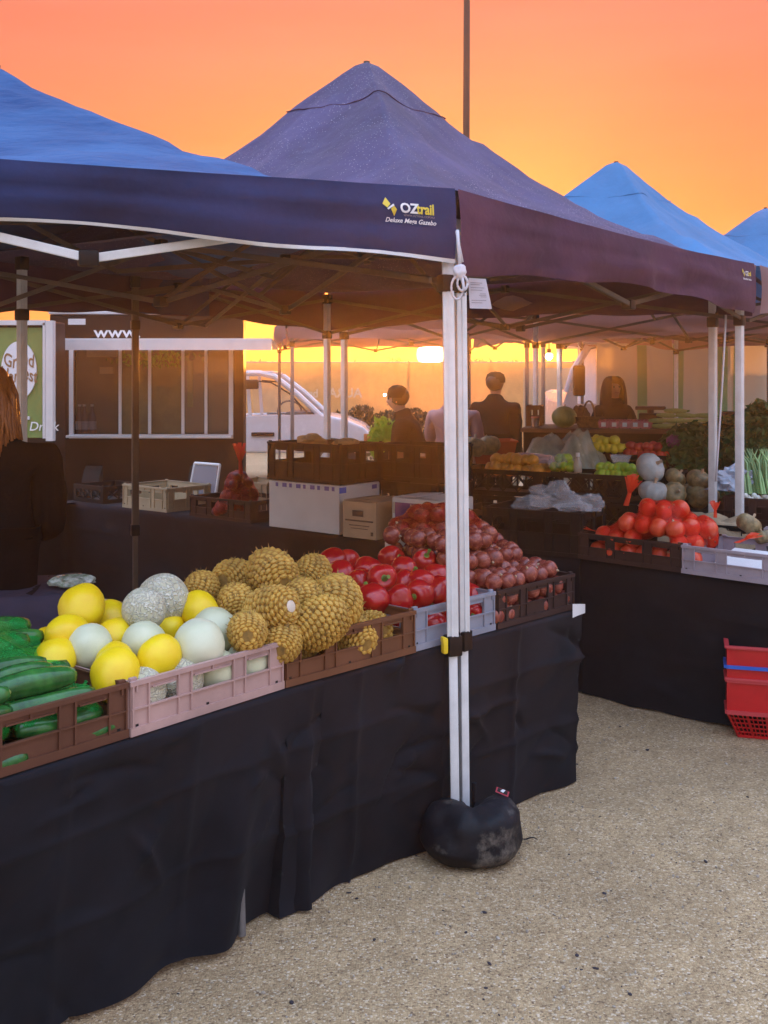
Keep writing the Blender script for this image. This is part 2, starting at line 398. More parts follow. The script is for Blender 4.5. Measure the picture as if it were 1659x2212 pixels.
    for i in legs:
        cn = cor[i]; inw = Vector((-math.copysign(.05, cn.x), -math.copysign(.05, cn.y), 0))
        t0 = cn + inw
        if leg_at and i in leg_at:
            w_ = Vector((leg_at[i][0], leg_at[i][1], 0)) - c; t0 = Vector((w_.dot(u), w_.dot(n), 0))
        t1 = t0 + Vector(ls.get(i, (0, 0, 0)))
        top = Vector((t0.x, t0.y, ze - .03)); bot = Vector((t1.x, t1.y, 0))
        def at(z): return bot.lerp(top, z / top.z)
        g = MB(); zs = .745
        g.beam(at(zs - .04), top, .040, bev=.004)
        for sgn in (-1, 1):       # pressed grooves of the square tube
            off = Vector((sgn * .009, 0, 0)); g.beam(at(zs) + off + Vector((0, -.0195, 0)), top + off + Vector((0, -.0195, 0)), .006, .006)
        lm_ = M_STEEL_SHADE if i in shaded_legs else legmat  # listed legs take the steel with shade in its colour
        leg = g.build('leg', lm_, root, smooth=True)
        g = MB(); g.beam(at(.012), at(zs + .01), .030, bev=.004); ll = g.build('lower_leg', lm_, leg, smooth=True)
        g = MB(); g.box(at(zs - .02), (.052, .052, .07), bev=.006); g.build('slider', M_PLASTIC_K, leg, smooth=True)
        if i == latch_on:
            g = MB(); g.box(at(zs - .015) + Vector((-.038, -.012, 0)), (.018, .026, .055), bev=.006).box(at(zs + .005) + Vector((-.043, -.012, 0)), (.012, .024, .022), bev=.005)
            g.build('latch', M_YEL, leg, smooth=True)
        g = MB(); g.box((bot.x, bot.y, .005), (.075, .075, .008), bev=.002); g.build('foot', legmat, leg)
        g = MB(); g.box((t0.x, t0.y, ze - .055), (.055, .055, .07), bev=.008)
        g.build('bracket', M_PLASTIC_K, leg, smooth=True)
        g = MB(); g.box((t0.x, t0.y, ze - .32), (.056, .056, .06), bev=.008); g.build('bracket', M_PLASTIC_K, leg, smooth=True)
    tm = trussmat or M_STEEL
    def truss(a, b, za_t, za_b, zb_t, zb_b, w=.022, mt=None):
        d = (b - a).normalized(); s = Vector((d.y, -d.x, 0)) * .012
        g = MB(); g.beam(a + s + Vector((0, 0, za_t)), b + s + Vector((0, 0, zb_b)), .012, w, .003); g.build('truss_bar', mt, root)
        g = MB(); g.beam(a - s + Vector((0, 0, za_b)), b - s + Vector((0, 0, zb_t)), .012, w, .003); g.build('truss_bar', mt, root)
    cpts = [cn + Vector((-math.copysign(.05, cn.x), -math.copysign(.05, cn.y), 0)) for cn in cor]
    zt, zb = ze - .06, ze - .31
    for i in range(4):
        a, b = cpts[i], cpts[(i + 1) % 4]; m_ = (a + b) / 2
        tm = (trussmat or M_STEEL) if (hem and i == 0) else (trussmat or M_STEEL_SHADE)
        if hem and i == 0:
            dirb = (b - a).normalized(); nodes = [(b, .06, .19), (b - dirb * 1.17, .06, .285), (b - dirb * 2.3, .06, .285), (a, .06, .19)]
            for (p0, t0_, b0_), (p1, t1_, b1_) in zip(nodes[:-1], nodes[1:]): truss(p0, p1, ze - t0_, ze - b0_, ze - t1_, ze - b1_, w=.028, mt=tm)
            for (p0, t0_, b0_) in nodes[1:3]:
                g = MB(); g.box((p0.x, p0.y, ze - b0_), (.062, .05, .05), bev=.010); g.build('joint', M_PLASTIC_K, root, smooth=True)
        else:
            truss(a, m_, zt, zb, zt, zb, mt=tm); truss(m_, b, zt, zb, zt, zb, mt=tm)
        tm = trussmat or M_STEEL_SHADE
        g = MB(); g.box((m_.x, m_.y, zb), (.05, .05, .045), bev=.006); g.build('joint', M_PLASTIC_K, root, smooth=True)
        g = MB(); g.box((m_.x, m_.y, zt), (.045, .045, .05), bev=.006); g.build('joint', M_PLASTIC_K, root, smooth=True)
        hub = Vector((0, 0, 0)); md = m_ * .52
        # inner trusses climb with the roof
        def rz(k): return ze + Hh * (1 - k) ** p
        s = Vector((-m_.y, m_.x, 0)).normalized() * .012
        for a_, b_ in ((m_ + s + Vector((0, 0, zt)), md + s + Vector((0, 0, zb + .16))), (m_ - s + Vector((0, 0, zb)), md - s + Vector((0, 0, zt + .14))),
                       (md + s + Vector((0, 0, zb + .16)), s + Vector((0, 0, ze + .30))), (md - s + Vector((0, 0, zt + .14)), -s + Vector((0, 0, ze + .02)))):
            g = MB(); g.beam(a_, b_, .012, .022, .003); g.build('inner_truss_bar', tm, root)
    g = MB(); g.tube([(0, 0, ze - .02), (0, 0, zp - .03)], .018, 10).box((0, 0, ze + .02), (.07, .07, .05), bev=.01).box((0, 0, ze + .3), (.07, .07, .05), bev=.01)
    g.build('centre_pole', tm, root)
    # printed marks on the valance
    for (side, s_end, size) in logo:
        val, L_ = frames[side]
        out = Vector(((cor[(side + 1) % 4] - cor[side]).normalized().y, -(cor[(side + 1) % 4] - cor[side]).normalized().x, 0))
        def on(x, y, val=val, L_=L_, out=out, s_end=s_end, eps=.004):
            return val(min(.9999, s_end + x / L_), min(1, max(0, (-y) / (drop - .01)))) + out * eps
        k = size
        text_on('print', 'OZ', .095 * k, M_WHITE, on, root, -.275 * k, -.135 * k - .03, bold=.003 * k, cuts=1)
        text_on('print', 'trail', .100 * k, M_YPRINT, on, root, -.150 * k, -.135 * k - .03, bold=.003 * k, cuts=1, sx=.84)
        text_on('print', 'WWW.OZTRAIL.COM.AU', .020 * k, mat('grey_print', (.3, .28, .28), .7), on, root, -.245 * k, -.160 * k - .03, cuts=1)
        text_on('print', 'Deluxe Mega Gazebo', .044 * k, M_WHITE, on, root, -.375 * k, -.205 * k - .03, shear=.3, bold=.0008 * k, cuts=1, sx=.97)
        g = MB()
        for pts in ([(-.405, -.085), (-.375, -.035), (-.345, -.082), (-.372, -.112)], [(-.345, -.118), (-.320, -.092), (-.300, -.12), (-.312, -.165), (-.33, -.14)]):
            g.face([on(x * k, y * k - .03) for x, y in pts])
        g.build('print', M_YPRINT, root)
        g = MB(); g.face([on(x * k, y * k - .03, eps=.006) for x, y in [(-.375, -.118), (-.325, -.080), (-.318, -.092), (-.365, -.126)]]); g.build('print', M_WHITE, root)
    return root, frames

A2 = (.243, 3.690); UANG = math.atan2(2.37, 1.85)
g2, fr2 = gazebo(A2, UANG, 3.0, 3.2, 2.305, 3.43, M_FAB_BLACK, 'charcoal gazebo with a tall dusty peaked roof, its near corner touching the left gazebo', drop=.29, logo=[(0, .972, .36)], seed=1, vmat=M_VAL_FLARE, open_sides=(3,),
              leg_shift={0: (.022, -.012, 0)}, leg_at={0: (.264, 3.775), 3: (-1.87, 5.5)})
A1 = (.238, 3.685)
L1 = 3.5; a1 = math.atan2(.39, .92)
c1 = Vector((A1[0], A1[1], 0)) - Vector((math.cos(a1), math.sin(a1), 0)) * L1
g1, fr1 = gazebo((c1.x, c1.y), a1, L1, 3.5, 2.305, 3.28, M_FAB_NAVY, 'nearest gazebo, deep blue roof with a white hem, filling the left of the picture', drop=.255, lift=.085, hem=(0,), vmat=M_VAL_NAVY, open_sides=(1,), shaded_legs=(2,), logo=[(0, .978, .50)], seed=2, p=1.85,
              leg_shift={1: (.028, -.012, 0)}, legs=(1, 2), leg_at={1: (.219, 3.71), 2: (-1.53, 6.55)})
u2 = Vector((math.cos(UANG), math.sin(UANG), 0)); n2 = Vector((-u2.y, u2.x, 0))
B2 = Vector((A2[0], A2[1], 0)) + u2 * 3.0
g3, fr3 = gazebo((B2.x + .06, B2.y + .08), UANG, 3.0, 3.2, 2.305, 3.38, M_FAB_BLUE, 'pale blue gazebo with a pointed roof just beyond the charcoal one', seed=3, drop=.28, leg_at={0: (B2.x - .17, B2.y + .16)}, detail=.8, vmat=M_FAB_ROSE)
g4, fr4 = gazebo((B2.x + .2 + u2.x * 3.1, B2.y + .1 + u2.y * 3.1), UANG, 3.0, 3.2, 2.305, 3.42, M_FAB_BLUE, 'farthest right blue gazebo, only the slope of its roof showing at the edge', seed=4, detail=.6, vmat=M_FAB_ROSE)
def rear(px0, px1, d0, d1, label, seed):
    a = P(px0, 800, d0); b = P(px1, 800, d1); v = b - a
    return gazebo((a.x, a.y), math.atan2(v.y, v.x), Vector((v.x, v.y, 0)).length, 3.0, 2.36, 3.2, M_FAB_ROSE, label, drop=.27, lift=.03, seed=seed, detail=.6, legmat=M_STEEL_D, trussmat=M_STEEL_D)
g5, _ = rear(622, 1150, 11.6, 12.0, 'rear gazebo with a rose roof beside the black trailer, sun showing under it', 5)
g6, _ = rear(1162, 1672, 11.8, 11.0, 'rear gazebo with a rose roof over the hooded woman', 6)
# ---------------------------------------------------------------- tables under cloth
TH = .716
def cloth(name, pts, depth, label, z=TH, zb=.02, seed=0, folds=1.0, tuck=.05, flare=None, res=85, nrm=None, dx=None):
    """black cloth over a table: front edge polyline pts (x,y), top goes back by depth, front hangs to zb"""
    pts = [Vector((p[0], p[1], 0)) for p in pts]
    seg = [(pts[i + 1] - pts[i]).length for i in range(len(pts) - 1)]; T = sum(seg)
    rc = random.Random(seed); CRE = []
    for _ in range(24):
        an = rc.uniform(-1.2, 1.2); CRE.append((rc.uniform(0, T), rc.uniform(.02, .85), math.cos(an), math.sin(an), rc.uniform(.12, .38), rc.choice((-1, 1)) * rc.uniform(.018, .034)))
    def along(s):
        d = s * T
        for i, L_ in enumerate(seg):
            if d <= L_ or i == len(seg) - 1:
                t = d / L_; dr = (pts[i + 1] - pts[i]).normalized(); return pts[i] + dr * d, Vector((dr.y, -dr.x, 0))
            d -= L_
    root_n = along(.5)[1] if nrm is None else nrm
    c = sum(pts, Vector()) / len(pts)
    g = MB()
    def f(s, t):
        p, o = along(s)
        if t < .3:      # top, from back to front edge
            k = 1 - t / .3
            return p - root_n * (depth * k) + Vector((0, 0, z + .002 * noise.noise(Vector((s * T * 5, k * 4, seed))))) 
        v = (t - .3) / .7
        x = s * T
        q = Vector((x * 2.0 + seed * 4, v * .35, seed * 1.7))
        fo = (noise.noise(q) * .05 + noise.noise(Vector((x * 5.5 + seed, v * .8, 2))) * .018) * folds
        sw = math.sin(x * 7.5 + 2.2 * noise.noise(Vector((x * 1.5, v * .7, seed))) + seed) * .5 + .5
        fo += .040 * folds * (sw ** 2.5) * v ** .6 - .010
        wob = .05 * noise.noise(Vector((x * 2, v * 2, seed + 9)))
        cr = 0
        for q0 in (.30, .72, 1.15, 1.6, 2.0):        # pressed fold lines from being stored folded
            cr += .017 * math.exp(-abs((x + wob * .6 - q0) / .016)) * folds
        for q0 in (.26, .62):
            cr += .014 * math.exp(-abs((v + wob * .5 - q0) / .020)) * folds
        for (ax, av, dx_, dv_, L0, am) in CRE:
            # short sharp creases running diagonally
            rx, rv = x - ax, (v - av) * .7; al = (rx * dx_ + rv * dv_); pe = abs(-rx * dv_ + rv * dx_ + .02 * math.sin(al * 9))
            if 0 < al < L0: cr += am * folds * math.exp(-(pe / .013)) * math.sin(math.pi * al / L0)
        cr += abs(noise.noise(Vector((x * 3.3 + v * 2.4, v * 3.2 - x, seed + 5)))) ** .6 * .016 * folds * min(1, v * 5)
        fo = fo * (v ** .8) + cr - tuck * v
        if flare:
            for (fx, w, amt, lean) in flare:
                fo += amt * (v ** 1.3) * math.exp(-((x - fx - lean * v) / (w * (.35 + .65 * v))) ** 2)
        zz = z - .012 * min(1, v * 30) - (z - zb) * v + (1 - v) * 0
        zz += .018 * noise.noise(Vector((x * 3, 7, seed))) * v + (.03 * v * abs(fo) * 6 if fo > 0 else 0) * .3
        return p + o * (fo + .004) + Vector((0, 0, max(.006, zz)))
    nu = max(8, int(T * res)); g.grid(f, nu, 44 if res < 50 else 96)
    # hanging ends
    for s in (0, 1):
        p0, o0 = along(s); sd_ = (along(.01)[0] - along(0)[0]).normalized() * (-1 if s == 0 else 1)
        if dx: sd_ = dx
        def e(a, b, p0=p0, s=s, sd_=sd_):
            k = f(s, .3 + .7 * b); bk = p0 - root_n * depth + Vector((0, 0, z - (z - zb) * b))
            q = k.lerp(bk, a); q += sd_ * (.028 * math.sin(a * 21 + b * 2) * b + .02 * b) * math.sin(math.pi * a)
            return q
        g.grid(e, 24, 24)
    bmesh.ops.remove_doubles(g.bm, verts=g.bm.verts[:], dist=.0008)
    o = g.build(name, M_CLOTH, None, smooth='all')
    return tag(o, label, 'tablecloth')
TL, TM, TR_ = Zp(0, 1690, TH), Zp(620, 1490, TH), Zp(1252, 1316, TH)
ua = (TM - TL).normalized(); na = Vector((-ua.y, ua.x, 0))
ub = (TR_ - TM).normalized(); nb = Vector((-ub.y, ub.x, 0))
T0 = TL - ua * .55
def xy(v): return (v.x, v.y)
cloth('tablecloth', [xy(T0), xy(TM), xy(TM + ub * .15)], .80, 'black cloth on the left of the front table, hem kicked out by a big fold', seed=1, folds=.7,
      flare=[((TM - T0).length - .10, .10, .09, -.14), ((TM - T0).length + .07, .05, .085, .03)], tuck=.095, zb=.03, nrm=-na, res=70)
cloth('tablecloth', [xy(TM + ub * .01 + nb * .02), xy(TR_ + ub * .015)], .78, 'creased black cloth on the right end of the front table behind the gazebo leg', seed=2, folds=.8, tuck=.06, zb=.012, nrm=-nb)
# folding table whose foot peeks from under the lifted hem
t = empty('folding_table', TL + ua * .1 + na * .3, math.atan2(ua.y, ua.x), 'folding table under the left black cloth, one grey foot showing below the hem', 'table'); t.location.z = 0
g = MB(); g.box((0, 0.02, TH - .035), (1.5, .60, .04), bev=.008); g.build('tabletop', mat('table_grey_plastic', (.4, .4, .4), .6, var=.1), t)
for sx in (-.6, .72):
    for sy in (-.24, .26):
        g = MB(); g.tube([(sx, sy, .01), (sx, sy * .9, TH - .05)], .013, 10); g.build('leg', M_STEEL_D, t, smooth=True)
# back of the stall
BL, BM_, BR = Zp(190, 1088, TH), Zp(848, 1170, TH), Zp(1252, 1206, TH)
BE = Zp(1659, 1262, TH); ud = (BE - BR).normalized(); BE2 = BE + ud * .8
BL0 = Vector((-3.9, 5.6, TH))
nd = Vector((-ud.y, ud.x, 0))
cloth('tablecloth', [xy(BL0), xy(BL + (BL - BM_).normalized() * .3), xy(BM_)], .75, 'black cloth on the rear table under the cartons and the net bag', seed=3, folds=.6, res=16)
cloth('tablecloth', [xy(BM_ + Vector((.01, .0, 0))), xy(BR)], .75, 'black cloth on the rear table beneath the crate of plastic bags', seed=4, folds=.5, res=16)
cloth('tablecloth', [xy(BR + nd * .01), xy(BE2)], .75, 'black cloth under the red nets of onions at the right', seed=5, folds=.7, res=20, tuck=.02)

# ---------------------------------------------------------------- crates
def crate_mesh(w, d, h, style=0):
    """vented produce crate, local: front face at y=0, centre x=0, floor z=0"""
    g = MB(); t = .006
    def wall(o, ax, L_):         # o origin corner, ax unit along, outward normal
        out = Vector((ax.y, -ax.x, 0)); up = Vector((0, 0, 1))
        def slab(x0, x1, z0, z1, o0=0.0, th=t):
            c = o + ax * ((x0 + x1) / 2) + up * ((z0 + z1) / 2) + out * (o0 - th / 2)
            ang = math.atan2(ax.y, ax.x)
            g.box(c, (x1 - x0, th, z1 - z0), Euler((0, 0, ang)))
        e = .002
        if style == 2:          # lattice crate
            slab(0, L_, h - .03, h, 0, t * 1.6); slab(0, L_, 0, .03, 0, t * 1.4)
            slab(0, .035, .03, h - .03); slab(L_ - .035, L_, .03, h - .03); nn = max(2, int(L_ / .10))
            x0, x1 = .035, L_ - .035; st = (x1 - x0) / nn
            for k in range(nn):
                for sg in (0, 1):
                    a = o + ax * (x0 + st * (k + sg)) + up * .03; b = o + ax * (x0 + st * (k + 1 - sg)) + up * (h - .03)
                    g.beam(a - out * (.004 + .0015 * sg), b - out * (.004 + .0015 * sg), .009, .006)
                if k: slab(x0 + st * k - .006, x0 + st * k + .006, .03, h - .03, .002, .004)
            return
        slab(0, L_, h * .80, h, 0); slab(0, L_, 0, h * .50, 0)
        ws = [(0, .10), (.28, .36), (.64, .72), (.90, 1.0)] if L_ > .45 else [(0, .14), (.43, .57), (.86, 1.0)]
        for a, b in ws: slab(a * L_, b * L_, h * .50, h * .80, 0)
        # ribs and rims
        slab(-.004, L_ + .004, h - .012, h + .0005, .007, t + .007); slab(-.003, L_ + .003, -.0005, .022, .006, t + .006)
        slab(0, L_, h * .475, h * .505, .006, .006); slab(0, L_, h * .70 + .02, h * .72 + .022, .0045, .0045) if False else None
        for a, b in ws:
            for q in ((a, b) if b - a > .09 or a > 0 and b < 1 else ((b,) if a == 0 else (a,))):
                x = min(max(q * L_, .004), L_ - .004); slab(x - .0025, x + .0025, .022, h - .012, .0065, .0065)
        for q in (.03, .5, .97): slab(q * L_ - .0025, q * L_ + .0025, h * .80, h - .012, .006, .006)
        for a, b in ((.10, .28), (.36, .64), (.72, .90)) if L_ > .45 else ((.14, .43), (.57, .86)):
            # arched lip over each opening
            slab(a * L_ + .012, b * L_ - .012, h * .805, h * .83, .0055, .0055)
            slab(a * L_ + .02, b * L_ - .02, h * .79, h * .80, 0)
    wall(Vector((-w / 2, 0, 0)), Vector((1, 0, 0)), w); wall(Vector((w / 2, t * 1.1, 0)), Vector((0, 1, 0)), d - 2.2 * t)
    wall(Vector((w / 2, d, 0)), Vector((-1, 0, 0)), w); wall(Vector((-w / 2, d - 1.1 * t, 0)), Vector((0, -1, 0)), d - 2.2 * t)
    g.box((0, d / 2, .006), (w - .016, d - .016, .006))
    if style != 2:
        for sx in (-1, 1):
            for yy in (0, d):
                g.box((sx * (w / 2 - .012), yy + (.008 if yy == 0 else -.008), h + .004), (.022, .012, .009), bev=.002)
        # drain slots follow as dark chips painting their inner shade
    bmesh.ops.recalc_face_normals(g.bm, faces=g.bm.faces[:])
    me = bpy.data.meshes.new('crate'); g.bm.to_mesh(me); g.bm.free(); return me
def pl(name, c): return mat(name, c, .5, spec=.12 if max(c) < .1 else .3, var=.14, vscale=7, bump=.12, bscale=90, bdist=.002, specks=None)
M_CR_BROWN = pl('brown_crate_plastic', (.115, .045, .026)); M_CR_PINK = pl('dusty_pink_crate_plastic', (.45, .29, .26)); M_CR_TAN = pl('rust_crate_plastic', (.15, .058, .028))
M_CR_GREY = pl('grey_crate_plastic', (.27, .28, .34)); M_CR_DARK = pl('dark_brown_crate_plastic', (.045, .026, .024)); M_CR_BLACK = pl('black_crate_plastic', (.014, .012, .012))
M_CR_BEIGE = pl('beige_crate_plastic', (.42, .34, .22)); M_CR_LILAC = pl('lilac_grey_crate_plastic', (.34, .29, .33))
M_SLOT_SHADE = mat('painted_slot_shade', (.006, .005, .005), .9)  # near-black paints the shade inside the slots
def crate(loc, rz, m, label, w=.575, d=.385, h=.142, style=0, group=None, slots=True):
    me = crate_mesh(w, d, h, style); me.materials.append(m)
    o = link('crate', me); o.location = loc; o.rotation_euler = (0, 0, rz)
    tag(o, label, 'crate', group)
    if slots and style == 0:
        g = MB()
        for q in (.035, .47, .955) : g.box((-w / 2 + w * q, -.0005, h * .17), (.009, .002, .008))
        g.build('drain_slot_shade', M_SLOT_SHADE, o)
    return o
AA = math.atan2(ua.y, ua.x); AB = math.atan2(ub.y, ub.x); AD = math.atan2(ud.y, ud.x)
def on_a(k, n=0, z=TH): p = TM + ua * k + na * n; return Vector((p.x, p.y, z))     # metres left of the middle corner are negative
def on_b(k, n=0, z=TH): p = TM + ub * k + nb * n; return Vector((p.x, p.y, z))
def on_d(k, n=0, z=TH): p = BR + ud * k + nd * n; return Vector((p.x, p.y, z))
wA = .567
crate(on_a(-wA * .5 - .004, .012, TH + .004), AA, M_CR_PINK, 'dusty pink vented crate full of melons on the front table', w=wA - .006)
crate(on_a(-wA * 1.5 - .008, .02, TH + .004), AA - .01, M_CR_BROWN, 'brown vented crate of netted cucumbers at the left end of the front table', w=wA - .004)
wb = (TR_ - TM).length / 3
crate(on_b(wb * .56, .012, TH + .004), AB, M_CR_TAN, 'rust brown vented crate of pineapples beside the pink crate', w=wb * 1.13 - .012)
crate(on_b(wb * 1.55, .02, TH + .004), AB, M_CR_GREY, 'grey vented crate of capsicums crossed by the white gazebo leg', w=wb * .87 - .012)
crate(on_b(wb * 2.48, .016, TH + .004), AB, M_CR_DARK, 'dark brown vented crate of red onions at the right end of the front table', w=wb * .98 - .012)
# ---------------------------------------------------------------- produce
M_YM = mat('yellow_melon_skin', (.84, .54, .004), .42, var=.12, vscale=9, bump=.12, bscale=70, bdist=.003, sss=.1, col2=(.92, .70, .008))
M_WM = mat('pale_melon_skin', (.58, .60, .38), .38, var=.1, vscale=6, bump=.08, bscale=40, bdist=.003, sss=.1, col2=(.70, .70, .50))
M_NM = mat('netted_melon_skin', (.46, .44, .28), .7, var=.2, vscale=20, col2=(.62, .58, .42))
def ridged(m, scale, st, dist, col_line):      # raised corky net
    nt = m.node_tree; N = nt.nodes; L = nt.links; b = N['Principled BSDF']
    tc = N.new('ShaderNodeTexCoord'); nz = N.new('ShaderNodeTexNoise'); nz.inputs['Scale'].default_value = 25; L.new(tc.outputs['Object'], nz.inputs[0])
    mx = N.new('ShaderNodeMix'); mx.data_type = 'VECTOR'; mx.inputs[0].default_value = .06; L.new(tc.outputs['Object'], mx.inputs[4]); L.new(nz.outputs['Color'], mx.inputs[5])
    vo = N.new('ShaderNodeTexVoronoi'); vo.feature = 'DISTANCE_TO_EDGE'; vo.inputs['Scale'].default_value = scale; L.new(mx.outputs[1], vo.inputs[0])
    cr = N.new('ShaderNodeMapRange'); cr.inputs[1].default_value = 0; cr.inputs[2].default_value = .12; cr.inputs[3].default_value = 1; cr.inputs[4].default_value = 0; L.new(vo.outputs[0], cr.inputs[0])
    bp = N.new('ShaderNodeBump'); bp.inputs['Strength'].default_value = st; bp.inputs['Distance'].default_value = dist; L.new(cr.outputs[0], bp.inputs['Height']); L.new(bp.outputs[0], b.inputs['Normal'])
    old = b.inputs['Base Color'].links[0].from_socket
    m2 = N.new('ShaderNodeMix'); m2.data_type = 'RGBA'; L.new(cr.outputs[0], m2.inputs[0]); L.new(old, m2.inputs[6]); m2.inputs[7].default_value = (*col_line, 1); L.new(m2.outputs[2], b.inputs['Base Color'])
ridged(M_NM, 62, .9, .004, (.78, .75, .62))
M_PINE = mat('pineapple_skin', (.30, .15, .018), .6, var=.4, vscale=14, col2=(.58, .30, .035), bump=.4, bscale=120, bdist=.002)
M_PINE_E = mat('pineapple_eye', (.36, .21, .03), .6, var=.3, vscale=14, col2=(.66, .40, .075))
M_CAPS = mat('capsicum_skin', (.36, .003, .006), .24, var=.25, vscale=9, coat=.25, sss=.03, col2=(.52, .010, .012))
M_STEM = mat('green_stem', (.13, .22, .03), .55, var=.3, vscale=30)
M_ONR = mat('red_onion_skin', (.14, .018, .014), .26, var=.3, vscale=10, stretch=(6, 6, 1), bump=.2, bscale=30, bdist=.002, col2=(.34, .085, .055))
M_ONT = mat('dry_onion_tip', (.40, .28, .18), .8, var=.2)
M_ONN = mat('netted_onion_skin', (.60, .045, .015), .4, var=.25, vscale=10, col2=(.70, .09, .03), stretch=(5, 5, 1))
M_CUC = mat('cucumber_skin', (.010, .075, .016), .2, var=.5, vscale=22, bump=.25, bscale=60, bdist=.003, col2=(.045, .20, .035), stretch=(1, 1, .3))
M_CUE = mat('cucumber_end', (.20, .27, .06), .6, var=.2)
M_PUM = mat('grey_pumpkin_skin', (.42, .44, .42), .55, var=.18, vscale=12)
M_PUG = mat('mottled_pumpkin_skin', (.13, .10, .045), .5, var=.2, vscale=26, col2=(.34, .25, .11), bump=.2, bscale=50)
M_LEM = mat('lemon_skin', (.80, .60, .03), .4, var=.15, bump=.15, bscale=150, bdist=.001); M_LIM = mat('lime_skin', (.34, .50, .03), .38, var=.25, vscale=20)
M_TOM = mat('tomato_skin', (.55, .045, .02), .25, var=.2); M_ORA = mat('mango_skin', (.70, .30, .03), .4, var=.3, vscale=20)
M_CORN = mat('corn_husk', (.36, .40, .12), .6, var=.25, vscale=20, stretch=(8, 8, 1), bump=.3, bscale=50)
M_GREEN = mat('leafy_green', (.030, .085, .016), .55, var=.5, vscale=18, trn=.2, col2=(.06, .15, .03))
M_GREEN2 = mat('bright_leaf', (.10, .26, .02), .5, var=.4, vscale=12, trn=.45, col2=(.18, .38, .04))

def ball_me(name, r, sx=1, sz=1, seg=28, lump=0.0, seed=0, prof=None, ribs=0, ribd=0.0, dent=0.0):
    g = MB(); n = 18; pr = []
    for i in range(n + 1):
        a = math.pi * i / n
        rr = math.sin(a) * r * sx; z = -math.cos(a) * r * sz
        if dent: z -= math.copysign(1, z) * dent * r * math.exp(-(math.sin(a) / .38) ** 2)
        pr.append((rr, z))
    g.lathe(pr, seg, lump=(lambda a, z: 1 + (ribd * abs(math.cos(a * ribs / 2)) - ribd if ribs else 0)))
    if lump:
        for v in g.bm.verts:
            v.co *= 1 + lump * noise.noise(v.co / r * 1.3 + Vector((seed * 9.1, 0, seed)))
    bmesh.ops.recalc_face_normals(g.bm, faces=g.bm.faces[:])
    me = bpy.data.meshes.new(name); g.bm.to_mesh(me); g.bm.free()
    for p in me.polygons: p.use_smooth = True
    return me
def obj_from(me, name, m, parent=None):
    if not me.materials: me.materials.append(m)
    return link(name, me, parent)
def place(proto, loc, rot, s=1.0, label=None, cat=None, group=None):
    o = copy_tree(proto); o.location = loc; o.rotation_euler = rot
    o.scale = (s, s, s) if not isinstance(s, tuple) else s
    for k in ('label', 'category', 'group', 'kind'):
        if k in o: del o[k]
    return tag(o, label, cat, group)
def kill(proto):
    for ch in CH_.get(proto.name, []): kill(ch)
    bpy.data.objects.remove(proto)
_LR = random.Random(3)
def rrot(): return Euler((_LR.uniform(0, 6.28), _LR.uniform(0, 6.28), _LR.uniform(0, 6.28)))

# --- melons; each placed by eye in the heap of the pink crate
def melon_proto(m, r, sz, lump, seed, spot=True):
    o = obj_from(ball_me('melon', r, 1, sz, lump=lump, seed=seed), 'melon', m)
    g = MB(); g.lathe([(.0075, 0), (.006, .0035), (.0, .004)], 8, c=(0, 0, r * sz - .0025)); g.build('stem_scar', M_ONT, o, smooth=True)
    return o
pY = melon_proto(M_YM, .0675, 1.17, .08, 1); pW = melon_proto(M_WM, .0675, 1.08, .06, 2); pN = melon_proto(M_NM, .07, 1.03, .03, 3)
MEL = [  # proto, px, py, diameter px, depth, tilt, label
 (pY, 176, 1315, 99, 3.22, (1.0, .6, 0), 'yellow melon sitting highest at the left of the melon heap'),
 (pY, 146, 1374, 92, 3.03, (.5, -.8, 0), 'yellow melon directly below the highest yellow one, left of a white melon'),
 (pY, 102, 1384, 60, 3.28, (.5, -.4, 0), 'small sliver of yellow melon at the far left back of the heap'),
 (pY, 240, 1342, 82, 3.35, (.3, .8, 0), 'orange yellow melon tucked left of the netted melon'),
 (pY, 247, 1376, 78, 3.12, (.9, .1, 0), 'pale yellow melon behind the gap between two white melons'),
 (pY, 431, 1322, 82, 3.36, (.2, 1.2, 0), 'yellow melon at the right back beside the pineapples'),
 (pY, 366, 1356, 66, 3.32, (.2, 0, 0), 'yellow melon peeping between the big netted melon and pale melons'),
 (pY, 118, 1428, 92, 2.93, (1.2, .4, 0), 'yellow melon low at the left, resting against the green cucumbers'),
 (pY, 248, 1432, 84, 2.93, (.2, .2, 0), 'greenish yellow melon just above the frontmost melon'),
 (pY, 249, 1459, 106, 2.86, (1.1, 1.0, 0), 'large lemon yellow melon frontmost over the crate rim'),
 (pY, 345, 1420, 93, 2.98, (2.2, .5, 0), 'deep yellow melon with a brown scar at the middle front'),
 (pW, 194, 1397, 94, 3.0, (.2, -.2, 0), 'bluish white melon upright in the left middle of the heap'),
 (pW, 312, 1390, 92, 3.06, (1.2, -.4, .3), 'white melon with a dark stem spot in the middle of the heap'),
 (pW, 430, 1394, 106, 3.06, (.7, .6, 0), 'big pale green melon with faint scratches at the right front'),
 (pW, 462, 1364, 98, 3.25, (1.5, .2, 0), 'pale green melon behind the scratched one, touching a pineapple'),
 (pW, 222, 1318, 44, 3.5, (.1, .2, 0), 'white melon mostly hidden behind the highest yellow melon'),
 (pW, 540, 1424, 78, 3.22, (1.4, .5, 0), 'pale melon low in the right corner of the pink crate'),
 (pN, 352, 1296, 108, 3.36, (.3, .5, 0), 'large netted melon at the very back top of the heap'),
 (pN, 311, 1317, 91, 3.17, (1.1, .4, 0), 'smaller coarse netted melon in front of the larger netted one'),
]
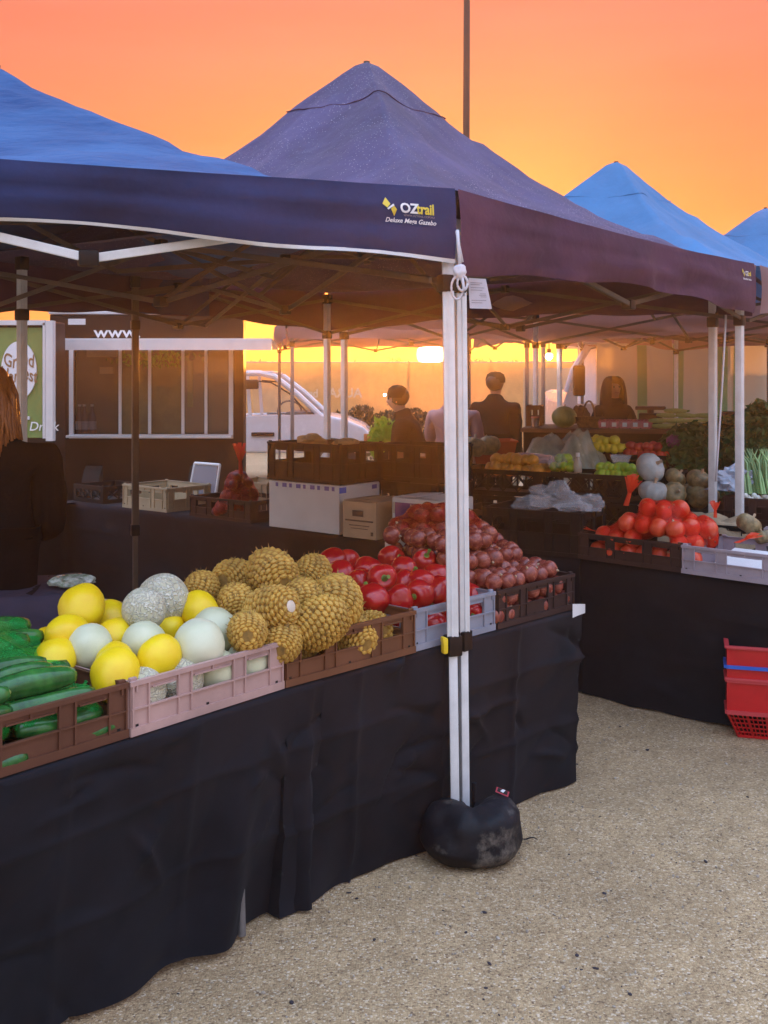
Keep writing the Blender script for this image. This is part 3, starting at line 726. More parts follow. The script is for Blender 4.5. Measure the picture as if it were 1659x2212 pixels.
for pr, px, py, dp, dd, rot, lb in MEL:
    r0 = .0675 if pr is not pN else .07
    s = dp / FP * dd / 2 / r0 * (1.05 if pr is not pY else 1.01)
    vis = 'stem spot' in lb or 'brown scar' in lb
    place(pr, P(px, py, dd), rot if vis else (-1.3 + rot[1] * .5, (rot[0] - .8) * .7, .3 * rot[1]), s, lb, 'melon', 'melons heaped in the pink crate')
# the ones seen only through the crate openings
for k, n, pr, lb in ((-.48, .085, pN, 'netted melon seen through the left opening of the pink crate'), (-.34, .09, pN, 'brownish netted melon seen through the middle opening of the pink crate'),
                     (-.21, .085, pW, 'melon low in the pink crate behind its middle wall'), (-.085, .085, pW, 'pale melon shining through the right opening of the pink crate'),
                     (-.45, .24, pY, 'yellow melon buried in the pink crate left of its middle'), (-.28, .25, pW, 'white melon buried deep in the middle of the pink crate'), (-.12, .25, pY, 'yellow melon buried at the right of the pink crate')):
    place(pr, on_a(k, n, TH + .085), rrot(), .98, lb, 'melon', 'melons heaped in the pink crate')

# --- pineapples
def pineapple_mesh(seed):
    g = MB(); Rr, Hh = .066, .160; rnd = random.Random(seed)
    def sh(th): return Rr * max(0.0, math.cos(th)) ** .62, Hh / 2 * math.sin(th)
    def prof(t): return sh(math.asin(max(-.98, min(.98, 2 * t - 1))))[0]
    g.lathe([(sh(-math.pi / 2 + math.pi * i / 20)[0] - (.003 if 0 < i < 20 else 0), -Hh / 2 * math.cos(math.pi * i / 20)) for i in range(21)], 26)
    rows = 15
    for j in range(rows):
        th = R(-84 + 168 * (j + .5) / rows); r, z0 = sh(th); nn = max(4, int(19 * r / Rr + .5)); r2, z2 = sh(th + .02); hh_ = math.hypot(sh(th + .1)[0] - sh(th - .1)[0], sh(th + .1)[1] - sh(th - .1)[1]) / .2 * R(160) / rows
        for k in range(nn):
            a = 2 * math.pi * (k + .5 * (j % 2) + .12 * j) / nn; slope = Vector((r2 - r, z2 - z0)).normalized()
            d = Vector((math.cos(a) * slope.y, math.sin(a) * slope.y, -slope.x)).normalized()
            c = Vector((math.cos(a) * r, math.sin(a) * r, z0)); tx = Vector((-math.sin(a), math.cos(a), 0)); ty = d.cross(tx)
            w = 2 * math.pi * r / nn * .58; h = hh_ * .62; e = rnd.uniform(.7, 1.2)
            base = [c + tx * (x + rnd.uniform(-.0012, .0012)) + ty * (y + rnd.uniform(-.0012, .0012)) for x, y in ((w, 0), (w * .5, h * .85), (-w * .5, h * .85), (-w, 0), (-w * .5, -h * .85), (w * .5, -h * .85))]
            mid = [c + d * .0024 * e + (b - c) * .70 for b in base]; tip = c + d * .0062 * e + ty * .003 + tx * rnd.uniform(-.002, .002)
            bv = [g.bm.verts.new(b - d * .002) for b in base]; mv = [g.bm.verts.new(b) for b in mid]; tv = g.bm.verts.new(tip)
            for i in range(6):
                g.bm.faces.new((bv[i], bv[(i + 1) % 6], mv[(i + 1) % 6], mv[i])).material_index = 1; g.bm.faces.new((mv[i], mv[(i + 1) % 6], tv)).material_index = 2
    # a few dry bracts
    for k in range(60):
        a = rnd.uniform(0, 6.28); t = rnd.uniform(.05, .95); r = prof(t); d = Vector((math.cos(a), math.sin(a), .3)); c = Vector((math.cos(a) * r, math.sin(a) * r, -Hh / 2 + Hh * t))
        sd_ = Vector((-math.sin(a), math.cos(a), 0)) * .0025
        g.bm.faces.new([g.bm.verts.new(p) for p in (c - sd_, c + sd_, c + d * .014 + Vector((0, 0, .01)))])
    me = bpy.data.meshes.new('pineapple'); bmesh.ops.recalc_face_normals(g.bm, faces=g.bm.faces[:]); g.bm.to_mesh(me); g.bm.free(); me.materials.append(mat('pineapple_groove', (.27, .15, .03), .8, var=.4, vscale=40)); me.materials.append(M_PINE); me.materials.append(M_PINE_E)
    return me
pP = link('pineapple', pineapple_mesh(1))
pPs = link('pineapple', pP.data)
g = MB(); g.lathe([(.016, 0), (.017, .005), (.010, .008), (0, .006)], 12, c=(0, 0, .074)); g.build('crown_scar', mat('pale_cut_stem', (.62, .52, .42), .8, var=.2), pPs, smooth=True)
PIN = [(433, 1277, 82, 3.60, (1.2, .4, .3), 'pineapple lying alone at the back left, behind a yellow melon'),
 (506, 1252, 92, 3.72, (.5, -.5, 0), 'pineapple behind left of the topmost pineapple'),
 (588, 1240, 108, 3.55, (1.35, .2, 1.1), 'topmost pineapple with spiky bracts on its crest'),
 (672, 1242, 84, 3.78, (1.1, .5, 0), 'pale pineapple at the back between the topmost one and the capsicums'),
 (512, 1308, 88, 3.42, (1.3, .6, .9), 'darker pineapple under the topmost one on the left side'),
 (586, 1318, 108, 3.30, (1.3, 0, .9), 'pineapple in the middle with its white crown scar facing right'),
 (534, 1364, 88, 3.16, (.8, -.3, .6), 'small greenish pineapple at the front left beside the pale melons'),
 (655, 1300, 96, 3.46, (1.4, .4, .8), 'pineapple sandwiched in the middle of the pineapple heap'),
 (726, 1302, 118, 3.50, (1.1, .2, .5), 'large rounded pineapple at the right of the heap beside the capsicums'),
 (690, 1345, 112, 3.34, (1.4, .5, -.7), 'big pineapple at the front middle of the rust brown crate'),
 (610, 1385, 90, 3.26, (1.3, .1, .4), 'greenish pineapple low behind the left rim of the rust brown crate'),
 (760, 1372, 96, 3.52, (1.5, .2, 1.3), 'pineapple low at the right end of the rust brown crate')]
for px, py, dp, dd, rot, lb in PIN:
    if 'scar' not in lb: rot = (-1.25 + .5 * (rot[1] - .4), .5 * rot[1], .8 * (rot[2] - .4))
    place(pPs if 'scar' in lb else pP, P(px, py, dd), rot, dp / FP * dd / .140 , lb, 'pineapple', 'pineapples heaped in the rust brown crate')
for k, lb in ((.13, 'pineapple seen through the left opening of the rust brown crate'), (.33, 'pineapple hidden low in the middle of the rust brown crate'), (.48, 'pineapple hidden low at the right of the rust brown crate')):
    place(pP, on_b(k, .12, TH + .08), rrot(), .95, lb, 'pineapple', 'pineapples heaped in the rust brown crate')

# --- capsicums
def caps_mesh(seed):
    g = MB(); rnd = random.Random(seed); ph = rnd.uniform(0, 6); nl = rnd.choice((3, 4)); n = 20
    pr = []
    for i in range(n + 1):
        t = i / n; r = .046 * (math.sin(math.pi * (t ** .72)) ** .5 if 0 < t < 1 else 0) * (.80 + .28 * t); z = -.05 + .1 * t
        pr.append((r, z))
    g.lathe(pr, 32, lump=lambda a, z: 1 + .13 * abs(math.cos(nl * (a + ph) / 2)) - .07 + .03 * math.sin(a * 2 + z * 30))
    for v in g.bm.verts:
        rr = math.hypot(v.co.x, v.co.y); 
        if v.co.z > .02: v.co.z -= .022 * math.exp(-(rr / .018) ** 2)
        if v.co.z < -.02: v.co.z += .012 * math.exp(-(rr / .014) ** 2)
        v.co *= 1 + .08 * noise.noise(v.co * 22 + Vector((seed, 0, 0)))
    me = bpy.data.meshes.new('capsicum'); bmesh.ops.recalc_face_normals(g.bm, faces=g.bm.faces[:]); g.bm.to_mesh(me); g.bm.free(); me.materials.append(M_CAPS)
    for p in me.polygons: p.use_smooth = True
    return me
pC = []
for s_ in range(4):
    o = link('capsicum', caps_mesh(s_ + 1))
    g = MB(); g.lathe([(.0, .022), (.015, .026), (.012, .031), (.006, .034)], 10); g.tube([(0, 0, .03), (.002, 0, .042), (.006, .003, .056)], [.0055, .0045, .006], 8); g.build('stem', M_STEM, o, smooth=True)
    pC.append(o)
CAP = [(716, 1214, 4.30, 'capsicum at the far back left of the red heap, touching a pineapple'), (752, 1212, 4.34, 'wrinkled capsicum second along the back of the red heap'), (738, 1238, 4.12, 'capsicum wedged below the two back left capsicums'),
 (797, 1232, 4.14, 'capsicum with a glossy highlight left of the highest one'), (848, 1206, 4.30, 'highest capsicum of the heap, rim lit by the sun'), (872, 1228, 4.12, 'big folded capsicum under the highest one'),
 (826, 1250, 3.90, 'capsicum facing forward with a pale stem cup in the middle'), (917, 1214, 4.22, 'capsicum standing stem up beside the white gazebo leg'), (776, 1262, 3.94, 'capsicum at the left slope of the red heap above the rim'),
 (876, 1262, 3.96, 'capsicum just right of the forward facing one'), (912, 1260, 3.94, 'large dark red capsicum left of the gazebo leg'), (940, 1248, 4.06, 'capsicum partly behind the gazebo leg'),
 (806, 1292, 3.74, 'capsicum low at the left, above the rust brown crate corner'), (862, 1294, 3.78, 'pinkish capsicum low in the middle over the grey rim'), (905, 1284, 3.84, 'capsicum low at the right over the grey rim'), (945, 1282, 3.92, 'lowest right capsicum half hidden by the gazebo leg'),
 (968, 1245, 4.16, 'capsicum directly behind the gazebo leg'), (960, 1216, 4.3, 'capsicum behind the leg beside the red onions'), (985, 1275, 4.02, 'capsicum right behind the foot of the heap at the gazebo leg'), (1015, 1290, 4.05, 'capsicum at the right end of the grey crate')]
for i, (px, py, dd, lb) in enumerate(CAP):
    rt = rrot()
    if i == 6: rt = Euler((1.35, 0, .2))
    if i == 7: rt = Euler((.7, 0, .3))
    if i == 13: rt = Euler((-1.7, .2, 0))
    place(pC[i % 4], P(px, py, dd), rt, 1.22 if i % 3 else 1.32, lb, 'capsicum', 'capsicums heaped in the grey crate')
for i in range(7):
    place(pC[i % 4], on_b(wb * 1.22 + .055 * i, .07 + .1 * (i % 2), TH + .065), rrot(), 1.0, 'red capsicum lying low inside the grey crate', 'capsicum', 'capsicums lying low in the grey crate')

# --- heaps of small round produce
def heap(protos, f_pos, w, d, r, hf, seed, label, cat, group, jit=.18, shell=1.7, sc=(.9, 1.1), base=0.0, rot=None):
    rnd = random.Random(seed); dz = r * 1.62; n = 0; pts = []
    k = 0
    while k * dz < 2:
        z = r + k * dz; row = 0; yy = r; any_ = False
        off = (k % 2) * r * .9
        while yy <= d - r * .6:
            x = -w / 2 + r + off * .6 + (row % 2) * r
            while x <= w / 2 - r * .6:
                hh = hf(x / w * 2, yy / d)
                if z <= hh:
                    any_ = True
                    if hh - z < dz * shell or (k == 0) and yy < r * 3:
                        p = (x + rnd.uniform(-1, 1) * r * jit, yy + rnd.uniform(-1, 1) * r * jit, z + rnd.uniform(-1, 1) * r * jit + base)
                        pts.append(p)
                x += 2 * r
            yy += r * 1.75; row += 1
        k += 1
        if not any_: break
    objs = []
    for p in pts:
        q = f_pos(*p); pr = protos[rnd.randrange(len(protos))]
        o = place(pr, q, rrot() if rot is None else rot(rnd), rnd.uniform(*sc), label, cat, group); objs.append((o, q))
    return objs
pO = obj_from(ball_me('onion', .036, 1, .92, 20, lump=.06, seed=3), 'red_onion', M_ONR)
g = MB(); g.lathe([(.007, 0), (.004, .006), (.0015, .012), (0, .013)], 7, c=(0, 0, .0305)); g.build('tip', M_ONT, pO, smooth=True)
pO2 = obj_from(ball_me('onion', .036, 1.03, .84, 20, lump=.09, seed=8), 'red_onion', M_ONR)
def onb(k0): return lambda x, y, z: on_b(k0 + x, .012 + y, TH + .012 + z)
def gauss(x, y, cx, cy, s, t): return math.exp(-((x - cx) / s) ** 2 - ((y - cy) / t) ** 2)
ON1 = heap([pO, pO2], onb(wb * 2.46), wb * .98, .62, .037, lambda x, y: .155 + .15 * min(1, max(0, (y) / .45)) * (1 - .55 * max(0, x)) - (.10 * max(0, x - .55)) - .12 * max(0, y - .75), 4,
     'dusky red onion in the loose net heaped in the dark brown crate', 'onion', 'red onions heaped in the dark brown crate')
ON2 = heap([pO, pO2], lambda x, y, z: on_b(wb * 2.62 + x, .37 + y, TH + .02 + z), .38, .40, .037, lambda x, y: .18 + .20 * gauss(x, y, -.1, .5, 1.0, .8), 6,
     'red onion in the tall netted sack pile behind the gazebo leg', 'onion', 'red onions in the tall sack pile', shell=1.5)
# red nets over clusters of onions
M_NETR = net_mat('red_net', (.50, .04, .025), 230, .24); M_NETG = net_mat('green_net', (.02, .50, .12), 300, .30); M_NETO = net_mat('scarlet_net', (.80, .055, .02), 230, .26)
def net_bag(name, pts, r, m, label, cat, off=.006, tail=None, group=None, sub=True):
    bm = bmesh.new()
    for p in pts:
        bmesh.ops.create_icosphere(bm, subdivisions=1, radius=r + off, matrix=Matrix.Translation(p))
    if tail:
        for a, w in tail: bmesh.ops.create_icosphere(bm, subdivisions=1, radius=w, matrix=Matrix.Translation(a))
    h = bmesh.ops.convex_hull(bm, input=bm.verts[:]); 
    bmesh.ops.delete(bm, geom=list({e for e in h['geom_interior'] + h['geom_unused'] if isinstance(e, bmesh.types.BMVert)}), context='VERTS')
    bmesh.ops.subdivide_edges(bm, edges=[e for e in bm.edges if e.calc_length() > .03], cuts=2, use_grid_fill=True)
    bm.normal_update()
    for _ in range(3):
        le = [e for e in bm.edges if e.calc_length() > .022]
        if not le: break
        bmesh.ops.subdivide_edges(bm, edges=le, cuts=1, use_grid_fill=True)
    bmesh.ops.triangulate(bm, faces=bm.faces[:]); bm.normal_update()
    for v in bm.verts:
        dd = min((v.co - p).length for p in pts) - r
        v.co += v.normal * (noise.noise(v.co * 30) * .0015 - max(0, min(.028, (dd - .004) * .9)))
    for _ in range(2): bmesh.ops.smooth_vert(bm, verts=bm.verts[:], factor=.5, use_axis_x=True, use_axis_y=True, use_axis_z=True)
    me = bpy.data.meshes.new(name); bm.to_mesh(me); bm.free(); me.materials.append(m)
    for p in me.polygons: p.use_smooth = True
    o = link(name, me); return tag(o, label, cat, group)
# --- cucumbers in green nets, left crate
def cuc_mesh(L=.23, r=.0235, bend=.01, seed=0):
    g = MB(); n = 16; pts = []; rr = []
    for i in range(n + 1):
        t = i / n; pts.append(((t - .5) * L, bend * math.sin(math.pi * t), bend * .5 * math.sin(math.pi * t))); rr.append(r * (max(.0, math.sin(math.pi * (.03 + .94 * t))) ** .28) * (.93 + .1 * t))
    g.tube(pts, rr, 16)
    for v in g.bm.verts: v.co += Vector((0, v.co.y, v.co.z)) * (.06 * math.cos(5 * math.atan2(v.co.z, v.co.y)) + .05 * noise.noise(v.co * 30 + Vector((seed, 0, 0))))
    me = bpy.data.meshes.new('cucumber'); bmesh.ops.recalc_face_normals(g.bm, faces=g.bm.faces[:]); g.bm.to_mesh(me); g.bm.free(); me.materials.append(M_CUC)
    for p in me.polygons: p.use_smooth = True
    return me
pK = []
for i in range(3):
    o = link('cucumber', cuc_mesh(.24, .031, (.012, -.01, .006)[i], i)); g = MB(); g.tube([(.108, 0, 0), (.122, 0, 0), (.127, 0, 0)], [.013, .009, .003], 10); g.build('blossom_end', M_CUE, o, smooth=True); pK.append(o)
kc = -wA * 1.5 - .008
bags = {}
CUK = []
rk = random.Random(2)
for layer, (z, ns) in enumerate(((.038, (.05, .115, .18, .245, .31)), (.085, (.06, .13, .2, .27, .33)), (.132, (.065, .125, .19, .255, .32, .385)), (.178, (.10, .165, .23, .295, .36)), (.222, (.19, .255, .32, .385)), (.270, (.20, .265, .33, .39)), (.318, (.26, .33, .39)), (.362, (.33, .39)))):
    for col in (-1, 1):
        if col == 1 and layer > 3: continue
        if col == 1 and layer == 3: ns = ns[:4]
        for j, nn in enumerate(ns):
            if layer == 2 and col == 1 and j > 3: continue
            k = kc + col * .135 + rk.uniform(-.012, .012) - (.03 * layer if col == 1 else 0)
            q = on_a(k, nn + rk.uniform(-.006, .006), TH + z + rk.uniform(-.004, .004))
            CUK.append((q, AA + rk.uniform(-.22, .22), rk.uniform(-.05, .05), layer, col, j))
for (px_, py_, d_) in ((12, 1362, 2.98), (38, 1392, 2.92), (5, 1402, 2.84), (48, 1428, 2.86), (8, 1440, 2.78), (95, 1462, 2.80)):
    CUK.append((P(px_, py_, d_) + Vector((-.05, 0, 0)), AA + rk.uniform(-.15, .15), rk.uniform(-.06, .06), 9, -1, 0))
for i, (q, az, tl, layer, col, j) in enumerate(CUK):
    place(pK[i % 3], q, Euler((rk.uniform(0, 6.28), tl, az)), rk.uniform(.94, 1.06), 'dark green cucumber packed in a green net in the left crate', 'cucumber', 'cucumbers netted in the brown crate')
def cpts(sel):
    out = []
    for (q, az, tl, layer, col, j) in CUK:
        if sel(layer, col, j):
            d = Vector((math.cos(az), math.sin(az), 0)) * .095
            out += [q - d, q, q + d]
    return out
def bagc(sel, lb, tail=None): net_bag('net_bag', cpts(sel), .022, M_NETG, lb, 'net bag', off=.004, tail=tail, group='green net bags of cucumbers')
bagc(lambda l, c, j: l in (1, 2) and c == 1 and j < 2, 'green net bag bulging over the brown rim beside the frontmost yellow melon', tail=[(on_a(-wA - .06, .10, TH + .165), .008)])
bagc(lambda l, c, j: l == 2 and c == 1 and j >= 2, 'green net bag with pale cucumber tips in the second row')
bagc(lambda l, c, j: l in (1, 2) and c == -1 and j < 2, 'green net bag lying along the rim at the left frame edge')
bagc(lambda l, c, j: l in (3, 4) and c == 1, 'green net bag behind the second row, against the yellow melons')
bagc(lambda l, c, j: l in (3, 4) and c == -1, 'green net bag in the middle tier of the heap at the left edge')
bagc(lambda l, c, j: l >= 7 and c == -1, 'fattest green net bag, peaking highest at the left frame edge')
bagc(lambda l, c, j: l in (5, 6) and c == -1, 'green net bag at the back of the cucumber heap below the highest one')

# --- things standing on the left ground inside the stall
def lumpy_box(name, c, size, rz, m, label, cat, amp=.02, n=10, seed=0, sub=1):
    g = MB(); bmesh.ops.create_cube(g.bm, size=1); bmesh.ops.subdivide_edges(g.bm, edges=g.bm.edges[:], cuts=n, use_grid_fill=True)
    for v in g.bm.verts:
        p = Vector((v.co.x * size[0], v.co.y * size[1], v.co.z * size[2])); d = v.co.normalized()
        k = noise.noise(p * 5 + Vector((seed, 0, 0))) * amp + abs(noise.noise(p * 13 + Vector((seed, 3, 0)))) * amp * .6
        v.co = p + d * k
    o = g.build(name, m, None, smooth='all'); o.location = c; o.rotation_euler = (0, 0, rz); return tag(o, label, cat)
M_PURP = mat('plum_cotton', (.035, .028, .055), .85, var=.2, bump=.3, bscale=40)
M_CLEAR = mat('clear_film', (.75, .76, .80), .16, spec=.8, alpha=.20, bump=.6, bscale=26, bdist=.01)
q = P(20, 1330, 3.85); lumpy_box('draped_cloth', (q.x - .05, 3.95, .45), (.55, .45, .86), .3, M_PURP, 'plum coloured cloth draped over a stack beside the vendor at the left edge', 'cloth', .015)
def crumple(name, c, size, m, label, cat, seed=0, rz=0, amp=.35, group=None, sub=3):
    g = MB(); bmesh.ops.create_icosphere(g.bm, subdivisions=sub, radius=1)
    for v in g.bm.verts:
        p = v.co.copy(); k = 1 + amp * noise.noise(p * 1.6 + Vector((seed * 5.1, 0, 0))) + amp * .9 * (abs(noise.noise(p * 4.2 + Vector((0, seed * 3.3, 0)))) - .2) + amp * .3 * noise.noise(p * 9)
        v.co = Vector((p.x * size[0] * k, p.y * size[1] * k, max(-.5 * size[2], p.z * size[2] * k)))
    o = g.build(name, m, None, smooth=False); o.location = c; o.rotation_euler = (0, 0, rz); return tag(o, label, cat, group)
crumple('salad_bag', P(158, 1256, 3.95), (.075, .06, .03), mat('salad_in_film', (.16, .22, .12), .14, var=.7, vscale=40, col2=(.6, .62, .55), coat=1), 'clear bag of salad leaves glinting beside the plum cloth', 'bag', 2)
crate((-1.02, 4.42, 0.0), .8, M_CR_BLACK, 'black crate on the ground inside the stall behind the melons', h=.3, style=2)
crate((-1.02, 4.42, 0.305), .85, M_CR_BLACK, 'black crate stacked second inside the stall behind the melons', h=.3, style=2)

# --- rear table goods (line BL -> BM_)
ue = (BM_ - BL).normalized(); ne = Vector((-ue.y, ue.x, 0)); AE = math.atan2(ue.y, ue.x); LE = (BM_ - BL).length
def on_e(px, n=0.0, z=TH):       # point on the rear table's front line under column px, then n metres back
    k = (px - CX) / FP; t = (k * BL.y - BL.x) / (ue.x - k * ue.y); p = BL + ue * t + ne * n; return Vector((p.x, p.y, z))
crate(on_e(178, .05), AE, M_CR_BLACK, 'low black lattice crate at the left end of the rear table', w=.38, h=.13, style=2)
crate(on_e(305, .03), AE, M_CR_BEIGE, 'beige crate standing empty on the rear table left of the dark one', w=.50, d=.40, h=.17)
crate(on_e(470, .02), AE, M_CR_DARK, 'dark crate holding the purple net bag on the rear table', w=.60, d=.42, h=.14)
crate(on_e(430, .44), AE, M_CR_BEIGE, 'beige crate end rising behind the dark crate on the rear table', w=.42, d=.3, h=.21)
# clear display tub
t = empty('display_stand', on_e(312, .52), AE, 'white framed clear stand leaning behind the beige crate', 'stand')
g = MB()
for a, b in (((-.15, 0, 0), (-.11, .04, .30)), ((.15, 0, 0), (.17, .04, .30)), ((-.11, .04, .30), (.17, .04, .30)), ((-.15, 0, .01), (.15, 0, .01))): g.tube([a, b], .011, 8)
g.build('frame', M_WHITE, t); g = MB(); g.box((.01, .02, .15), (.27, .006, .28), Euler((-.13, 0, 0))); g.build('panel', mat('tinted_perspex', (.35, .38, .45), .08, alpha=.5), t)
# net bag of purple produce
rb = random.Random(9); c0 = on_e(478, .14, TH + .05); npts = []
pB = obj_from(ball_me('beetroot', .033, 1, .95, 14, lump=.1, seed=4), 'beetroot', mat('beetroot_skin', (.085, .012, .035), .5, var=.4, vscale=20, col2=(.16, .03, .05)))
for k in range(44):
    a = rb.uniform(0, 6.28); h = rb.uniform(0, .24); rr = .165 * math.sqrt(rb.random()) * (1 - h / .38); p = c0 + Vector((math.cos(a) * rr, math.sin(a) * rr * .8, h)); npts.append(p)
    place(pB, p, rrot(), rb.uniform(.9, 1.2), 'purple beetroot inside the tied red net bag', 'beetroot', 'beetroots in the red net bag')
net_bag('net_bag', npts, .034, M_NETR, 'tall red net bag of beetroots tied at the top on the rear table', 'net bag', off=.006)
def tuft(c, h, r, m, label, cat, seed=0, lean=(0, 0), n=16):
    g = MB(); rn = random.Random(seed)
    for k in range(n):
        a = rn.uniform(0, 6.28); b = c + Vector((math.cos(a) * r * .25, math.sin(a) * r * .25, 0)); mid = c + Vector((math.cos(a) * r * .18 + lean[0] * .5, math.sin(a) * r * .18 + lean[1] * .5, h * .45)); e = c + Vector((math.cos(a) * r * rn.uniform(.4, 1) + lean[0], math.sin(a) * r * rn.uniform(.4, 1) + lean[1], h * rn.uniform(.75, 1.1)))
        s_ = Vector((-math.sin(a), math.cos(a), 0)) * r * .16
        for (x, y, w0, w1) in ((b, mid, 1, .8), (mid, e, .8, 1.7)):
            g.face([x - s_ * w0, x + s_ * w0, y + s_ * w1, y - s_ * w1])
    o = g.build('net_tail', m); return tag(o, label, cat)
M_NETF = mat('red_net_gathered', (.70, .05, .035), .4, trn=.4, alpha=.8); M_NETF2 = mat('scarlet_net_gathered', (.85, .09, .03), .4, trn=.4, alpha=.75)
tuft(c0 + Vector((.03, -.02, .25)), .19, .05, M_NETF, 'knotted top of the red net bag of beetroots', 'net tail', 3, lean=(-.01, 0), n=22)

def carton(name, c, size, rz, m, label, faces=(), flaps=False):
    """closed or open-topped cardboard box: base centre of the front edge at c; printed panels given as (face, x0,z0,x1,z1, material) in fractions"""
    t = empty(name, c, rz, label, 'box'); w, d, h = size
    g = MB(); g.box((0, d / 2, h / 2), (w, d, h), bev=.004); g.build('board', m, t)
    for f, x0, z0, x1, z1, mm in faces:
        g = MB()
        if f == 'f': g.box(((x0 + x1) / 2 * w - w / 2, -.0012, (z0 + z1) / 2 * h), ((x1 - x0) * w, .002, (z1 - z0) * h))
        else: g.box((w / 2 + .0012, (x0 + x1) / 2 * d, (z0 + z1) / 2 * h), (.002, (x1 - x0) * d, (z1 - z0) * h))
        g.build('print', mm, t)
    if flaps:
        for sx in (-1, 1):
            g = MB(); g.box((sx * (w * .25 + .01), d * .5, h + .006), (w * .46, d * .9, .004), Euler((0, sx * .06, 0))); g.build('flap', m, t)
    return t
M_CARTW = mat('white_cardboard', (.60, .58, .56), .75, var=.06, vscale=4); M_CARTB = mat('beige_cardboard', (.42, .31, .20), .8, var=.08); M_CARTP = mat('purple_carton_print', (.14, .035, .16), .6, var=.1)
M_PRV = mat('violet_print', (.16, .11, .30), .7); M_PRB = mat('blue_print', (.05, .12, .55), .6); M_PRK = mat('brown_print', (.09, .05, .03), .7); M_PRC = mat('cream_print', (.5, .42, .30), .7)
fs = [('f', .10 + .1 * i, .88, .10 + .1 * i + (.06 if i % 2 else .035), .965, M_PRV) for i in range(9)]
ca = Vector(on_e(655, .0)); carton('carton', ca, (.60, .38, .295), AE, M_CARTW, 'large white carton with a row of violet symbols on its upper edge', fs + [('s', .0, .84, .16, .96, M_PRB), ('s', .80, .86, .92, .95, M_PRV)])
carton('carton', on_e(783, -.03), (.25, .33, .215), AE + .03, M_CARTB, 'small beige carton with a brown oval label and a line of small print',
       [('f', .3, .60, .62, .76, M_PRK), ('f', .08, .46, .92, .50, M_PRK), ('f', .2, .34, .8, .36, M_PRK), ('f', .25, .26, .75, .275, M_PRK), ('f', .85, .1, .92, .2, M_PRK)], flaps=True)
carton('carton', on_e(908, -.02), (.36, .3, .26), AE + .06, M_CARTW, 'purple printed carton with white edges behind the red onion sack',
       [('f', .06, .04, .86, .90, M_CARTP), ('f', .18, .72, .62, .82, M_PRV), ('f', .30, .36, .46, .50, M_WHITE), ('f', .70, .66, .80, .80, M_PRV), ('f', .18, .1, .6, .16, M_PRC), ('f', .015, .66, .055, .9, M_PRC)], flaps=True)
carton('carton', P(878, 1200, 4.42) * 1 - Vector((0, 0, P(878, 1200, 4.42).z - TH)), (.115, .12, .285), .3, M_CARTW, 'upright white carton with a violet square behind the capsicums', [('f', .28, .72, .68, .86, M_PRB)])
zc = TH + .30
crate(on_e(655, .0, zc), AE, M_CR_BLACK, 'deep black crate standing on the large white carton', w=.62, d=.40, h=.24, style=0)
crate(on_e(790, .38, TH), AE, M_CR_BLACK, 'deep black crate behind the small beige carton', w=.5, d=.36, h=.30)
crate(on_e(785, .40, TH + .31), AE, M_CR_BLACK, 'upper black crate behind the small beige carton', w=.5, d=.36, h=.22)
crumple('paper_wad', on_e(622, .22, zc + .235), (.10, .07, .05), mat('kraft_paper', (.45, .30, .14), .8, var=.2), 'crumpled kraft paper poking out of the deep black crate', 'paper', 4)
crumple('paper_wad', on_e(700, .2, zc + .235), (.08, .06, .035), MATS['kraft_paper'], 'smaller torn paper at the right end of the deep black crate', 'paper', 7)

# --- right part of the rear table: black crate with plastic bags
uf = (BR - BM_); lf = uf.length; uf = uf.normalized(); AF = math.atan2(uf.y, uf.x); nf = Vector((-uf.y, uf.x, 0))
def on_f(px, n=0.0, z=TH): 
    k = (px - CX) / FP; t = (k * BM_.y - BM_.x) / (uf.x - k * uf.y); p = BM_ + uf * t + nf * n; return Vector((p.x, p.y, z))
crate(on_f(1146, .0), AF, M_CR_BLACK, 'tall black crate filled with clear plastic bags', w=.56, d=.40, h=.235)
crate(on_f(1020, .12), AF, M_CR_BLACK, 'black lattice crate half hidden behind the red onion sack', w=.34, d=.36, h=.20, style=2)
for i, (px, n, z, s, lb) in enumerate(((1128, .12, .25, (.09, .08, .045), 'flat clear plastic bag at the left of the tall black crate'), (1178, .14, .29, (.13, .09, .085), 'puffy clear plastic bag standing highest on the tall black crate'), (1262, .10, .27, (.06, .05, .06), 'twisted corner of a clear plastic bag at the right of the tall black crate'), (1225, .08, .25, (.09, .06, .03), 'clear plastic bag slumped between two others on the tall black crate'))):
    crumple('plastic_bag', on_f(px, n, TH + z), s, M_CLEAR, lb, 'plastic bag', i + 3, amp=.42, group='plastic bags on the tall black crate', sub=4)

# --- red nets of onions on the right table
def kd(px):
    k = (px - CX) / FP; return (k * BR.y - BR.x) / (ud.x - k * ud.y)
k0, k1, k2 = kd(1250), kd(1476), kd(1700)
crate(on_d((k0 + k1) / 2, -.005), AD, M_CR_DARK, 'dark brown crate under the scarlet nets of onions on the right table', w=(k1 - k0) - .01, d=.42, h=.135)
crate(on_d((k1 + k2) / 2 + .06, -.01), AD, M_CR_LILAC, 'lilac grey crate with white sheets inside at the right frame edge', w=(k2 - k1) + .12, d=.42, h=.135)
crate(on_d((k1 + k2) / 2 + .20, .45), AD, M_CR_LILAC, 'lilac grey crate standing behind the other lilac grey one', w=.5, d=.3, h=.19)
g = MB(); g.box((0, 0, 0), (.40, .30, .012), Euler((.22, 0, AD))); o = g.build('paper_sheet', mat('white_paper', (.72, .70, .70), .8, var=.05)); o.location = on_d((k1 + k2) / 2 + .06, .16, TH + .06); tag(o, 'white sheet lying inside the lilac grey crate', 'paper')
pT = obj_from(ball_me('onion', .044, 1, .93, 20, lump=.06, seed=5), 'netted_onion', M_ONN)
